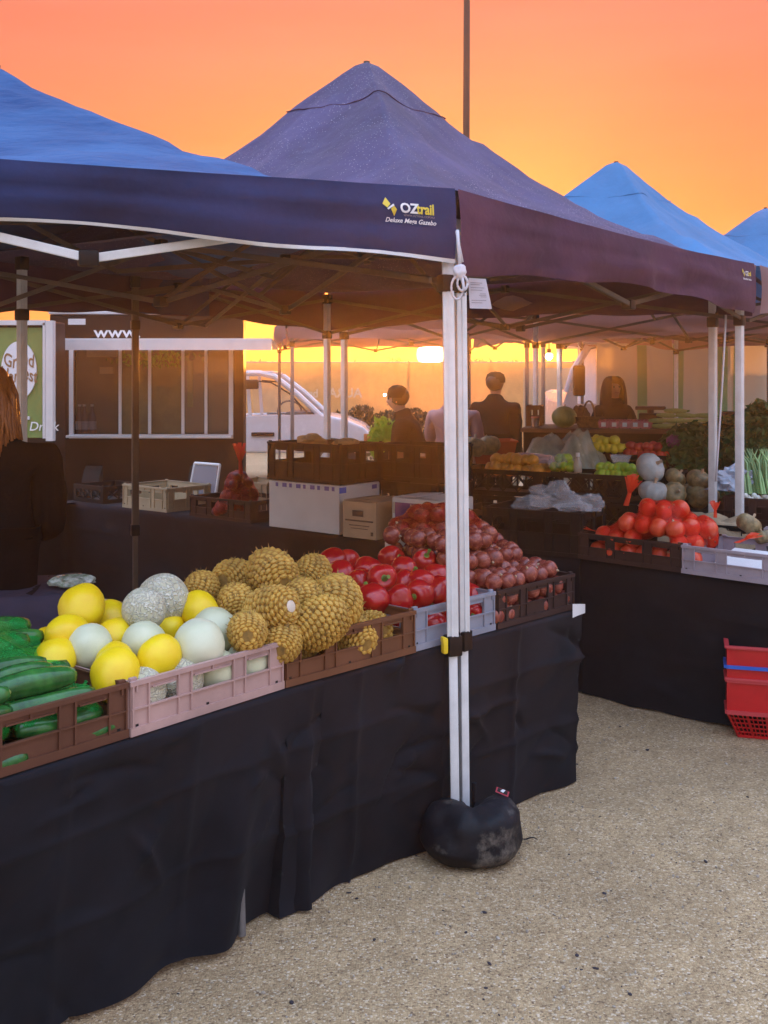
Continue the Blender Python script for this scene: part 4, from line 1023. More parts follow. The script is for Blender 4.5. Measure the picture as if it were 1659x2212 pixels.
g = MB(); g.lathe([(.008, 0), (.004, .008), (0, .013)], 7, c=(0, 0, .038)); g.build('tip', M_ONT, pT, smooth=True)
RO = heap([pT], lambda x, y, z: on_d((k0 + k1) / 2 + .06 + x, .0 + y, TH + .012 + z), .62, .40, .044,
     lambda x, y: .13 + .17 * gauss(x, y, .05, .55, .62, .6) + .03 * max(0, x) , 8, 'onion glowing red through the scarlet nets on the right table', 'onion', 'onions in scarlet nets', shell=1.4, sc=(.92, 1.1))
L3 = [q for _, q in RO]; cen = on_d((k0 + k1) / 2, .2)
def side(q): return (q - cen).dot(ud)
def pick(a, b, z0=.0): return [q for q in L3 if a <= side(q) < b and q.z > TH + z0]
net_bag('net_bag', pick(-.30, -.02, .07), .044, M_NETO, 'scarlet net bag of onions at the left, with a ragged tail', 'net bag', group='scarlet net bags of onions')
net_bag('net_bag', pick(-.02, .20, .1), .044, M_NETO, 'scarlet net bag of onions forming the top of the red heap', 'net bag', group='scarlet net bags of onions')
net_bag('net_bag', pick(.20, .5, .06), .044, M_NETO, 'scarlet net bag of onions at the right, spilling over the lilac grey crate', 'net bag', group='scarlet net bags of onions')
tuft(P(1352, 1092, 5.6), .15, .05, M_NETF2, 'upright knotted tail of the left scarlet net', 'net tail', 5, lean=(.04, 0), n=20)
tuft(P(1545, 1118, 5.3), .08, .03, M_NETF2, 'short tail of a scarlet net in front of the white gazebo leg', 'net tail', 6, n=12)
tuft(P(1592, 1172, 5.0), .04, .05, M_NETF2, 'loose tail of the right scarlet net lying toward the frame edge', 'net tail', 7, lean=(.09, 0), n=14)
tuft(P(1300, 1150, 5.62), .03, .04, M_NETF2, 'empty scarlet netting lying on the left rim of the onion crate', 'net tail', 8, lean=(-.12, 0), n=18)
# nets on the red onions of the front table
L1_ = [q for _, q in ON1]; L2_ = [q for _, q in ON2]
net_bag('net_bag', [q for q in L2_], .036, M_NETR, 'tall dusky net sack of red onions behind the gazebo leg', 'net bag', off=.003)
g = MB(); g.box((0, 0, 0), (.09, .004, .05), Euler((.9, .25, .5))); o = g.build('paper_label', MATS['white_paper']); o.location = P(1090, 1178, 4.62); tag(o, 'white paper label lying on the red onions', 'label')
g = MB(); g.grid(lambda s, t: Vector((.05 * s, .004 * math.sin(3 * s), -.055 * t * (1 - .35 * s))), 6, 6); o = g.build('paper_label', MATS['white_paper'], smooth='all'); o.location = P(1237, 1305, 4.25); tag(o, 'white slip pinned to the corner of the black cloth', 'label')
for pr in pK + [pB, pT]: kill(pr)
# ---------------------------------------------------------------- people
M_SKIN = mat('skin', (.42, .22, .14), .5, sss=.1, var=.06); M_DARKC = mat('dark_jacket', (.010, .008, .009), .85, spec=.08, var=.3, bump=.3, bscale=30)
M_COAT = mat('black_wool_coat', (.007, .006, .0065), .95, spec=.04, var=.3, bump=.4, bscale=80, bdist=.004); M_TROU = mat('dark_trousers', (.010, .011, .016), .85, spec=.08, var=.2)
M_HAIRG = mat('ginger_hair', (.30, .10, .025), .45, var=.35, vscale=40, stretch=(6, 6, 1)); M_HAIRK = mat('dark_hair', (.015, .010, .008), .5, var=.3)
M_PINKT = mat('pale_pink_shirt', (.38, .22, .22), .8, var=.08)
def skin_mesh(name, chains, m, parent, sub=2, edit=None):
    """chains: list of lists of (point, radius); chains share points by equality -> one continuous skinned body"""
    idx = {}; vs = []; rs = []; es = []
    for ch in chains:
        prev = None
        for p, r in ch:
            key = tuple(round(c, 4) for c in p)
            if key not in idx: idx[key] = len(vs); vs.append(p); rs.append(r)
            if prev is not None and prev != idx[key]: es.append((prev, idx[key]))
            prev = idx[key]
    me = bpy.data.meshes.new(name); me.from_pydata(vs, es, [])
    o = bpy.data.objects.new(name, me); COL.objects.link(o)
    o.modifiers.new('Skin', 'SKIN'); o.modifiers['Skin'].use_smooth_shade = True; o.modifiers['Skin'].branch_smoothing = .6
    sk = me.skin_vertices[0].data
    for i, r in enumerate(rs): sk[i].radius = r if isinstance(r, tuple) else (r, r)
    sk[0].use_root = True
    s_ = o.modifiers.new('Sub', 'SUBSURF'); s_.levels = sub; s_.render_levels = sub
    bpy.context.view_layer.update()
    m2 = bpy.data.meshes.new_from_object(o.evaluated_get(bpy.context.evaluated_depsgraph_get()))
    bpy.data.objects.remove(o); m2.name = name
    if edit:
        for v in m2.vertices: edit(v)
    m2.materials.clear(); m2.materials.append(m)
    for p in m2.polygons: p.use_smooth = True
    return link(name, m2, parent)
def hand_chains(w, d, side, r=.0085):
    """wrist point w, direction d: palm and five bent fingers"""
    w = Vector(w); d = Vector(d).normalized(); up = Vector((0, 0, 1)); s = d.cross(up)
    if s.length < .1: s = Vector((1, 0, 0))
    s.normalize(); n = s.cross(d).normalized(); out = []
    palm = w + d * .045; out.append([(tuple(w), .024), (tuple(palm), (.034, .018)), (tuple(w + d * .075), (.036, .015))])
    kn = w + d * .075
    for i, (off, L_) in enumerate(((-.027, .062), (-.009, .072), (.009, .068), (.027, .052))):
        a = kn + s * off; b = a + d * L_ * .5 - n * .008; c = b + d * L_ * .35 - n * .022
        out.append([(tuple(kn), (.036, .015)), (tuple(a + d * .01), r), (tuple(b), r * .92), (tuple(c), r * .75)])
    t0 = w + d * .03; a = t0 + s * (-.04 * side) + d * .012; b = a + d * .03 - s * .012 * side - n * .01
    out.append([(tuple(palm), (.034, .018)), (tuple(a), r * 1.15), (tuple(b), r)]); return out
def person(loc, rz, label, hgt=1.72, jacket=None, hair=None, hood=False, cap=False, lean=0.0, arms='bent', bulk=1.0, headturn=0.0, stride=.0, long_coat=False):
    k = hgt / 1.75
    t = empty('person', loc, rz, label, 'person')
    def V(x, y, z): return (x * k, (y - lean * max(0, z - .95)) * k, z * k)
    pel = (V(0, 0, .95), (.15 * bulk, .11 * bulk)); ch = []
    spine = [pel, (V(0, .005, 1.08), (.135 * bulk, .10 * bulk)), (V(0, .01, 1.25), (.155 * bulk, .11 * bulk)), (V(0, .015, 1.40), (.115 * bulk, .072)), (V(0, .005, 1.50), (.052, .052)), (V(0, -.01, 1.57), (.058, .06))]
    head = [(V(0, -.01, 1.57), (.058, .06)), (V(0, -.018, 1.635), (.076, .092)), (V(0, -.01, 1.70), (.062, .075))]
    ch.append(spine); ch.append(head)
    arm = []
    for s in (-1, 1):
        hip = V(.09 * s, 0, .88); knee = V(.10 * s, -.02 - stride * s, .50); ank = V(.10 * s, .02 + stride * s * .3, .09)
        ch.append([pel, (hip, .092 * bulk), (knee, .058), (ank, .042), (V(.105 * s, -.06 + stride * s * .3, .035), (.042, .035)), (V(.11 * s, -.15 + stride * s * .3, .028), (.04, .026))])
        sh = V(.19 * s * bulk, .01, 1.41)
        if arms == 'bent': el = V(.25 * s, -.03, 1.13); wr_ = V(.15 * s, -.26, 1.08)
        elif arms == 'down': el = V(.25 * s, .02, 1.12); wr_ = V(.26 * s, -.03, .86)
        else: el = V(.24 * s, -.12, 1.16); wr_ = V(.12 * s, -.36, 1.0)
        a_ = [(V(0, .015, 1.40), (.115 * bulk, .072)), (sh, .044 * bulk), (el, .042), (wr_, .027)]
        ch.append(a_); arm.append((sh, el, wr_))
        d = Vector(wr_) - Vector(el)
        hc = hand_chains(wr_, d, s); hc[0][0] = (wr_, .027); ch += hc
    def face(v):
        z = v.co.z / k; y = v.co.y / k + lean * max(0, z - .95); x = v.co.x / k
        if z > 1.56 and y < -.06:
            v.co.y -= k * (.020 * math.exp(-((x / .012) ** 2) - ((z - 1.632) / .022) ** 2) + .007 * math.exp(-((x / .02) ** 2) - ((z - 1.592) / .010) ** 2)
                           - .009 * (math.exp(-(((abs(x) - .032) / .014) ** 2) - ((z - 1.655) / .012) ** 2)) + .006 * math.exp(-((z - 1.57) / .012) ** 2))
    skin_mesh('body', ch, M_SKIN, t, edit=face)
    hd = Vector(V(0, -.012, 1.64))
    for s in (-1, 1):
        g = MB(); bmesh.ops.create_uvsphere(g.bm, u_segments=10, v_segments=8, radius=.02 * k, matrix=Matrix.Translation(hd + Vector((s * .076 * k, .01, 0))) @ Matrix.Diagonal((.35, .7, 1.3, 1))); g.build('ear', M_SKIN, t, smooth='all')
        g = MB(); bmesh.ops.create_uvsphere(g.bm, u_segments=8, v_segments=6, radius=.011 * k, matrix=Matrix.Translation(hd + Vector((s * .032 * k, -.082 * k, .018 * k)))); g.build('eye', mat('eye', (.05, .04, .04), .2), t, smooth='all')
    g = MB(); g.tube([hd + Vector((-.022 * k, -.093 * k, -.045 * k)), hd + Vector((0, -.099 * k, -.047 * k)), hd + Vector((.022 * k, -.093 * k, -.045 * k))], .004, 6); g.build('mouth', mat('lips', (.30, .09, .08), .5), t, smooth='all')
    # clothes
    jm = jacket or M_DARKC
    jc = [[(V(0, 0, .95), (.175 * bulk, .135 * bulk)), (V(0, .005, 1.1), (.16 * bulk, .125 * bulk)), (V(0, .01, 1.26), (.18 * bulk, .135 * bulk)), (V(0, .015, 1.39), (.17 * bulk, .115 * bulk)), (V(0, .012, 1.455), (.135 * bulk, .10)), (V(0, .005, 1.51), (.088, .085)), (V(0, .0, 1.55), (.080, .080))]]
    jc.append([(V(0, 0, .95), (.175 * bulk, .135 * bulk)), (V(0, 0, .82 if not long_coat else .55), (.185 * bulk, .14 * bulk if not long_coat else .17))])
    for sh, el, wr_ in arm:
        e2 = Vector(el).lerp(Vector(wr_), .9)
        jc.append([(V(0, .015, 1.39), (.17 * bulk, .115 * bulk)), (sh, .085 * bulk), (el, .060), (tuple(e2), .045)])
    def wrinkle(v):
        n_ = noise.noise(v.co * 9) * .012 + abs(noise.noise(v.co * 17)) * .010; d = Vector((v.co.x, v.co.y, 0))
        if d.length > 1e-3: v.co += d.normalized() * n_
    skin_mesh('jacket', jc, jm, t, edit=wrinkle)
    tc_ = []
    for s in (-1, 1):
        tc_.append([(V(0, 0, .93), (.155 * bulk, .115 * bulk)), (V(.09 * s, 0, .84), .10 * bulk), (V(.10 * s, -.02 - stride * s, .50), .074), (V(.10 * s, .02 + stride * s * .3, .10), .060)])
    skin_mesh('trousers', tc_, M_TROU, t, edit=wrinkle)
    for s in (-1, 1):
        g = MB(); g.box(V(.11 * s, -.055 + stride * s * .3, .035), (.10, .28, .07), bev=.028); g.build('shoe', M_PLASTIC_K, t, smooth='all')
    if hood:
        g = MB()
        def hf(s_, t_):
            a = (s_ - .5) * 2 * 2.62; b = t_; r = .135 * (1 - .15 * b); zz = 1.42 + .36 * math.sin(b * math.pi / 2)
            rr = .150 * math.cos(b * math.pi / 2) ** .5 + .004
            return Vector((math.sin(a) * rr * k, math.cos(a) * rr * k * 1.05 + (0 - lean * (zz - .95)) * k, zz * k))
        g.grid(hf, 24, 14); g.build('hood', jm, t, smooth='all')
    elif hair:
        hm, kind = hair
        g = MB(); bmesh.ops.create_icosphere(g.bm, subdivisions=3, radius=.106 * k, matrix=Matrix.Translation(hd + Vector((0, .018 * k - 0, .032 * k))) @ Matrix.Diagonal((.90, 1.06, 1.0, 1)))
        for v in list(g.bm.verts):
            rel = (v.co - hd) / k
            if rel.y < -.045 and rel.z < .055: v.co.y = hd.y - .04 * k
            v.co += (v.co - hd) * .12 * noise.noise(v.co * 14)
        if kind == 'long':
            rn = random.Random(4)
            for q in range(130):
                a = rn.uniform(-2.0, 2.0); r0 = .095 * k; st = hd + Vector((math.sin(a) * r0 * .95, math.cos(a) * r0 + .01, rn.uniform(-.02, .08)))
                e1 = st + Vector((math.sin(a) * .03, math.cos(a) * .035, -.14)); e2 = e1 + Vector((rn.uniform(-.03, .03), rn.uniform(.0, .05), -rn.uniform(.08, .16)))
                g.tube([st, st.lerp(e1, .5) + Vector((math.sin(a) * .01, .01, 0)), e1, e2], [.008, .011, .010, .003], 5)
        g.build('hair', hm, t, smooth='all')
    if cap:
        g = MB(); g.lathe([(.104 * k, -.01), (.106 * k, .03), (.09 * k, .075), (.05 * k, .10), (0, .107)], 18, c=hd + Vector((0, .008, .035)))
        g.build('cap', M_DARKC, t, smooth=True)
    return t, hd, k
# the vendor at the left edge, seen from behind her right shoulder
vv, hd, kk = person((-1.50, 3.97, 0), R(188), 'person with long ginger hair in a black coat, cut off by the left frame edge', 1.69, M_COAT, (M_HAIRG, 'long'), arms='bent', bulk=1.22, lean=.08, long_coat=True)
m_, hd, kk = person((P(1070, 800, 11.0).x, 11.0, 0), R(150), 'person in a dark jacket and cap with a small head torch behind the orange tub', 1.70, None, (M_HAIRK, 's'), cap=True, arms='down', bulk=1.18)
g = MB(); g.box(hd + Vector((.045, -.10, .06)), (.03, .02, .025), bev=.006); g.build('head_torch', mat('torch_light', (1, 1, 1), emit=(1, .95, .85), estr=14), m_, smooth='all')
person((P(1325, 800, 11.4).x, 11.4, 0), R(10), 'person in a dark hooded top standing behind the punnets', 1.66, None, None, hood=True, arms='bent', bulk=.9)
p_, hd, kk = person((P(903, 800, 9.6).x, 9.6, 0), R(-100), 'person in a dark jacket bending forward left of the big gazebo leg', 1.56, None, (M_HAIRK, 's'), cap=True, arms='reach', lean=.30, bulk=1.15)
g = MB(); g.box(hd + Vector((.0, -.11, .05)), (.03, .02, .022), bev=.006); g.build('head_torch', MATS['torch_light'], p_, smooth='all')
person((P(980, 800, 9.9).x, 9.9, 0), R(160), 'person in a pale pink shirt half hidden by the big gazebo leg', 1.64, M_PINKT, (M_HAIRK, 's'), arms='bent', bulk=1.1)

def leaf_cloud(g, c, size, n, ls, rn, flat=.6):
    for k in range(n):
        while True:
            p = Vector((rn.uniform(-1, 1), rn.uniform(-1, 1), rn.uniform(-1, 1)))
            if p.length < 1 and noise.noise(p * 2.2 + c * .7) > -.18: break
        q = c + Vector((p.x * size[0], p.y * size[1], p.z * size[2])); e = Euler((rn.uniform(0, 6), rn.uniform(0, 6), rn.uniform(0, 6))).to_matrix()
        s = ls * rn.uniform(.6, 1.4)
        g.face([q + e @ Vector(v) for v in ((-s, 0, 0), (0, s * flat, .2 * s), (s, 0, 0), (0, -s * flat, .1 * s))])
# ---------------------------------------------------------------- black catering trailer
def trailer():
    D = 12.6; x0, x1 = P(108, 0, D).x, P(526, 0, D).x; w = x1 - x0; zt = CH + (HY - 680) / FP * D; zb = .14
    t = empty('catering_trailer', ((x0 + x1) / 2, D, 0), 0, 'black catering trailer with a wide white framed serving window and raised white awning flap', 'trailer')
    mb = mat('black_trailer_paint', (.016, .009, .007), .5, var=.25, vscale=2, spec=.12); mw = mat('white_aluminium', (.62, .60, .60), .4, var=.05)
    def X(px): return (px - CX) / FP * D - (x0 + x1) / 2
    def Z(py): return CH - (py - HY) / FP * D
    wx0, wx1, wz0, wz1 = X(160), X(495), Z(938), Z(742)
    g = MB(); hw = w / 2; dep = .24
    for (a, b, c, d_) in ((-hw, wx0, zb, zt), (wx1, hw, zb, zt), (wx0, wx1, zb, wz0), (wx0, wx1, wz1, zt)):
        g.box(((a + b) / 2, .03, (c + d_) / 2), (b - a, .06, d_ - c))
    g.box((0, dep - .03, (zb + zt) / 2), (w, .06, zt - zb)); g.box((-hw + .03, dep / 2, (zb + zt) / 2), (.06, dep - .12, zt - zb - .002)); g.box((hw - .03, dep / 2, (zb + zt) / 2), (.06, dep - .12, zt - zb - .002))
    g.box((0, dep / 2, zt - .02), (w - .12, dep - .12, .04)); g.box((0, dep / 2, zb + .03), (w - .12, dep - .12, .06))
    g.build('body', mb, t)
    g = MB(); g.box((0, dep / 2, zt + .03), (w + .04, dep + .04, .05), bev=.02); g.build('roof', mw, t)
    g = MB(); f = .05
    for (a, b, c, d_) in ((wx0 - f, wx0, wz0 - f, wz1 + f), (wx1, wx1 + f, wz0 - f, wz1 + f), (wx0, wx1, wz0 - f, wz0), (wx0, wx1, wz1, wz1 + f)):
        g.box(((a + b) / 2, -.012, (c + d_) / 2), (b - a, .05, d_ - c))
    win = g.build('window_frame', mw, t)
    for px in (258, 322, 394, 444):
        g = MB(); g.box((X(px), .035, (wz0 + wz1) / 2), (.035, .02, wz1 - wz0)); g.build('mullion', mw, win)
    glass = mat('trailer_glass', (.06, .055, .05), .04, spec=.9, alpha=.35)
    for a, b in ((160, 258), (394, 495)):
        g = MB(); g.box(((X(a) + X(b)) / 2, .05, (wz0 + wz1) / 2), (X(b) - X(a) - .04, .006, wz1 - wz0)); g.build('pane', glass, win)
    g = MB(); g.box(((wx0 + wx1) / 2, -.09, wz0 - .02), (wx1 - wx0 + .1, .16, .03), bev=.005); g.build('counter', mw, t)
    # flap awning propped up
    g = MB(); a = X(185); b = X(603); ztop = Z(728)
    g.prism([(0, 0), (0, .03), (.8, .03), (.8, 0)], 0, 1); 
    for v in g.bm.verts:
        x = a + (b - a) * v.co.y; yy = -v.co.x * 1.0; v.co = Vector((x, yy - .02, ztop - .15 + v.co.x * .09 + (v.co.z)))
    g.build('awning', mw, t)
    g = MB(); g.box(((a + b) / 2, -.835, ztop - .12), (b - a, .02, .115)); g.build('awning_edge', mw, t)
    for px in (292,):
        pass
    me = text_me('www.', .30, 0, .004); 
    for v in me.vertices: v.co = Vector((X(203) + v.co.x * .78, -.004, Z(729) + v.co.y * .62))
    me.materials.clear(); me.materials.append(M_WHITE); link('lettering', me, t)
    g = MB(); g.box((0, .12, zb / 2 + .02), (.5, .1, .05)); g.build('axle', M_PLASTIC_K, t)
    for s in (-1, 1):
        g = MB()
        bmesh.ops.create_cone(g.bm, cap_ends=True, segments=28, radius1=.33, radius2=.33, depth=.2, matrix=Matrix.Translation((s * .62, .13, .33)) @ Euler((0, R(90), 0)).to_matrix().to_4x4()); g.build('wheel', mat('tyre_rubber', (.015, .015, .015), .8), t, smooth=True)
    q = [(X(660) * 0 + X(338 + 14 * (k % 3)), Z(806 + 7 * (k // 3))) for k in range(9)]
    for k, (xx, zz) in enumerate(q):
        g = MB(); g.box((xx, .155, zz), (.06 - .012 * (k % 2), .004, .018)); g.build('menu_line', mat('lit_menu', (1, .8, .3), emit=(1, .75, .2), estr=1.2), t)
    g = MB(); g.box((X(407), .12, Z(830)), (.07, .02, .55), bev=.01); g.build('curtain', mat('lime_curtain', (.30, .34, .05), .8, trn=.3), t)
    g = MB(); g.box((X(225), .12, Z(800)), (.16, .05, .08)).box((X(215), .12, Z(760)), (.36, .05, .12)); g.build('shelf_boxes', mat('pale_carton', (.5, .38, .25), .8), t)
    rl = random.Random(3); g = MB(); leaf_cloud(g, Vector((X(335), .13, Z(775))), (.62, .02, .10), 260, .03, rl); g.build('hanging_plant', M_GREEN2, t)
    # inside: shelf back with yellow lit menu and greens
    g = MB(); g.box((0, .17, (wz0 + wz1) / 2), (w - .3, .04, 1.2)); g.build('back_shelf', mat('dim_interior', (.11, .10, .05), .8, var=.4, vscale=3), t)
    D0 = D
    # bottles on the counter
    mg = mat('sauce_bottle', (.20, .06, .04), .15, coat=1, var=.2); ml = mat('bottle_label', (.6, .5, .52), .6)
    for i, (px, lb) in enumerate(((172, 'leftmost dark sauce bottle standing inside the trailer window'), (182, 'middle one of three sauce bottles inside the trailer window'), (199, 'clear topped bottle, right of three inside the trailer window'))):
        q = Vector((P(px, 0, D0 + .15).x, D0 + .15, wz0 + .0)); b_ = empty('bottle', q, 0, lb, 'bottle', 'bottles in the trailer window')
        g = MB(); g.lathe([(0, 0), (.05, 0), (.052, .02), (.052, .20), (.02, .28), (.018, .33), (0, .33)], 14); g.build('glass', mg, b_, smooth=True)
        g = MB(); g.lathe([(.0535, .05), (.0535, .15)], 14); g.build('label_wrap', ml, b_, smooth=True)
        g = MB(); g.lathe([(.021, .325), (.021, .35), (0, .352)], 10); g.build('cap', M_WHITE, b_, smooth=True)
    return t
trailer()
g = MB(); g.box((0, 0, 0), (.13, .01, .045)); o = g.build('paper_label', MATS['white_paper']); o.location = P(166, 695, 8.1) ; tag(o, 'small white tag on the gazebo edge above the trailer', 'label')

# green panelled stall with the round sign
def stand():
    D = 11.0; x1 = P(116, 0, D).x; w = 2.3; t = empty('catering_van', (x1 - w / 2, D, 0), 0, 'green and white catering van with an oval white sign at the left edge', 'van')
    mg = mat('olive_green_panel', (.17, .24, .06), .5, var=.08); mw = MATS['white_aluminium']
    X = lambda px: (px - CX) / FP * D - (x1 - w / 2); Z = lambda py: CH - (py - HY) / FP * D
    zt, zb = Z(693), Z(952)
    g = MB(); g.box((0, .25, (.4 + zt) / 2), (w - .02, .4, zt - .4), bev=.02).box((0, .25, .22), (w - .1, .36, .36)); g.build('body', M_PLASTIC_K, t)
    g = MB(); g.box(((-w / 2 + X(92)) / 2, .035, (zt + zb) / 2 - .02), (X(92) + w / 2 - .02, .03, zt - zb - .1)); g.build('green_panel', mg, t)
    g = MB(); g.box((X(110), -.01, (zt + zb) / 2), (.07, .10, zt - zb)); g.build('corner_post', mw, t)
    g = MB(); g.box((X(97), -.0, (zt + zb) / 2), (.03, .06, zt - zb - .05)); g.build('corner_post', mw, t)
    g = MB(); g.box((0 - .03, .0, zt - .02), (w - .1, .06, .05)); g.build('top_rail', mw, t)
    g = MB(); g.box((0 - .1, .01, Z(903)), (w - .3, .03, .035)); g.build('white_band', mw, t)
    cz = Z(800); cx = X(41)
    g = MB(); g.lathe([(0, 0), (1, 0)], 48)
    for v in g.bm.verts: v.co = Vector((cx + v.co.x * .182, .012, cz + v.co.y * .30))
    for v in list(g.bm.verts): pass
    r = bmesh.ops.extrude_face_region(g.bm, geom=g.bm.faces[:]); bmesh.ops.translate(g.bm, verts=[e for e in r['geom'] if isinstance(e, bmesh.types.BMVert)], vec=(0, -.02, 0))
    s = g.build('oval_sign', mat('sign_white', (.70, .70, .74), .6), t)
    mk = mat('sign_brown_ink', (.25, .13, .05), .7)
    for body, z, sz in (('Grand', .075, .155), ('Harvest', -.075, .15)):
        me = text_me(body, sz, .1, .002, 'CENTER')
        for v in me.vertices: v.co = Vector((cx + v.co.x * .80, -.012, cz + z - .03 + v.co.y * 1.25 + .02 * math.sin(v.co.x * 22)))
        me.materials.clear(); me.materials.append(mk); link('lettering', me, s)
    me = text_me('Drink', .13, .2, .001)
    for v in me.vertices: v.co = Vector((X(62) + v.co.x, .0, Z(930) + v.co.y))
    me.materials.clear(); me.materials.append(M_WHITE); link('lettering', me, t)
    for q in (-.7, .6):
        g = MB(); bmesh.ops.create_cone(g.bm, cap_ends=True, segments=24, radius1=.32, radius2=.32, depth=.18, matrix=Matrix.Translation((q, .2, .32)) @ Euler((R(90), 0, 0)).to_matrix().to_4x4()); g.build('wheel', MATS['tyre_rubber'], t, smooth=True)
stand()

# ---------------------------------------------------------------- white utility truck
def ute():
    D = 16.6; X = lambda px: (px - 822) / FP * D; Z = lambda py: CH - (py - HY) / FP * D
    t = empty('pickup_truck', (P(822, 0, D).x, D, 0), 0, 'white pickup truck facing right behind the black trailer', 'pickup truck')
    mp = mat('white_car_paint', (.62, .58, .60), .25, coat=.6, var=.03); W_ = 1.75
    low = [(-5.1, .55), (-5.1, 1.05), (X(528) - .0, 1.08), (X(528), 1.05), (X(700), Z(918)), (X(718), Z(903)), (X(760), Z(910)), (X(790), Z(925)), (X(812), Z(950)), (X(822), Z(975)), (.02, .55)]
    low = [(-5.1, .5), (-5.1, 1.04), (X(690), 1.06), (X(703), Z(897)), (X(745), Z(905)), (X(785), Z(922)), (X(808), Z(945)), (X(818), Z(970)), (.03, .5)]
    g = MB(); g.prism(low, 0, W_)
    es = [e for e in g.bm.edges]; bmesh.ops.bevel(g.bm, geom=es, offset=.05, segments=3, affect='EDGES', profile=.6); g.build('body', mp, t, smooth=True)
    # cab as pillars and roof so that the windows are real openings
    ro = [(X(470), 1.05), (X(478), Z(815)), (X(492), Z(806)), (X(560), Z(806)), (X(592), Z(813)), (X(640), Z(850)), (X(697), Z(903)), (X(715), Z(912))]
    for y in (.06, W_ - .10):
        g = MB(); g.tube([(a, y + .02, b) for a, b in ro], .045, 8); g.build('roof_pillar', mp, t, smooth=True)
        g = MB(); g.beam((X(540), y + .02, 1.0), (X(533), y + .02, Z(812)), .07, .05); g.build('door_pillar', mp, t)
        g = MB(); g.tube([(X(540), y - .03, Z(822)), (X(585), y - .03, Z(826)), (X(625), y - .03, Z(850)), (X(665), y - .03, Z(893)), (X(672), y - .03, 1.07), (X(552), y - .03, 1.07)], .014, 6); g.build('window_seal', M_PLASTIC_K, t)
    g = MB(); g.box(((X(480) + X(590)) / 2, W_ / 2, Z(806) + .01), (X(590) - X(480), W_ - .12, .05), bev=.02); g.build('cab_roof', mp, t, smooth=True)
    gl = mat('car_glass', (.5, .5, .5), .03, alpha=.22, spec=.8)
    g = MB(); g.face([(X(548), .05, 1.08), (X(668), .05, 1.08), (X(660), .06, Z(890)), (X(622), .07, Z(850)), (X(582), .08, Z(826)), (X(542), .08, Z(822))]); g.build('side_window', gl, t)
    g = MB(); g.tube([(X(620) + .19 * math.cos(a / 10 * math.pi), .45 , 1.14 + .17 * math.sin(a / 10 * math.pi)) for a in range(21)], .016, 6); g.build('steering_wheel', M_PLASTIC_K, t)
    g = MB(); g.box((X(648), W_ / 2, 1.08), (.5, W_ - .3, .12), bev=.04); g.build('dashboard', M_PLASTIC_K, t)
    g = MB(); g.box((X(568), -.015, Z(938)), (.36, .04, .06), bev=.015); g.build('door_handle', M_PLASTIC_K, t, smooth=True)
    g = MB(); g.box((X(545), -.10, Z(833) + .02), (.22, .14, .15), bev=.03); g.build('wing_mirror', M_PLASTIC_K, t, smooth=True)
    g = MB(); g.box((X(800), .0, Z(948)), (.2, .04, .16), bev=.015); g.build('headlight', mat('headlight_amber', (.45, .15, .05), .2), t, smooth=True)
    for q in (-.75, -4.0):
        for y in (.08, W_ - .08):
            g = MB(); bmesh.ops.create_cone(g.bm, cap_ends=True, segments=28, radius1=.37, radius2=.37, depth=.22, matrix=Matrix.Translation((q, y, .37)) @ Euler((R(90), 0, 0)).to_matrix().to_4x4()); wl = g.build('wheel', MATS['tyre_rubber'], t, smooth=True)
            g = MB(); bmesh.ops.create_cone(g.bm, cap_ends=True, segments=20, radius1=.2, radius2=.2, depth=.23, matrix=Matrix.Translation((q, y, .37)) @ Euler((R(90), 0, 0)).to_matrix().to_4x4()); g.build('rim', MATS['white_aluminium'], wl, smooth=True)
ute()
def cab():
    D = 14.5; X = lambda px: (px - 1215) / FP * D; Z = lambda py: CH - (py - HY) / FP * D
    t = empty('delivery_truck', (P(1215, 0, D).x, D, 0), 0, 'white delivery truck cab with a tall black mirror beside the pale marquee wall', 'truck')
    mp = MATS['white_car_paint']
    g = MB(); g.prism([(X(1215), .6), (X(1217), Z(870)), (X(1224), Z(850)), (X(1236), 1.50), (X(1246), 1.50), (X(1246), 1.32), (X(1300), 1.32), (X(1302), .6)], 0, 1.9)
    g.build('body', mp, t)
    g = MB(); g.tube([(X(1226), .04, Z(848)), (X(1240), .04, Z(800)), (X(1262), .04, Z(765)), (X(1272), .04, Z(748))], .05, 8); g.build('windscreen_pillar', mp, t, smooth=True)
    g = MB(); g.box((X(1296), .05, 1.75), (.08, .08, .9)); g.build('door_pillar', mp, t)
    g = MB(); g.box((X(1292), .95, 2.17), (.42, 1.85, .09), bev=.03); g.build('cab_roof', mp, t, smooth=True)
    g = MB(); g.box((X(1246), -.16, Z(822)), (.16, .12, .42), bev=.04); g.build('wing_mirror', M_PLASTIC_K, t, smooth=True)
    g = MB(); g.box((X(1520) / 2 + X(1302) / 2, .95, 1.55), (X(1520) - X(1302), 1.9, 1.7), bev=.02); g.build('cargo_box', MATS['white_aluminium'], t)
    for q in (X(1255), X(1480)):
        g = MB(); bmesh.ops.create_cone(g.bm, cap_ends=True, segments=24, radius1=.38, radius2=.38, depth=.24, matrix=Matrix.Translation((q, .15, .38)) @ Euler((R(90), 0, 0)).to_matrix().to_4x4()); g.build('wheel', MATS['tyre_rubber'], t, smooth=True)
cab()

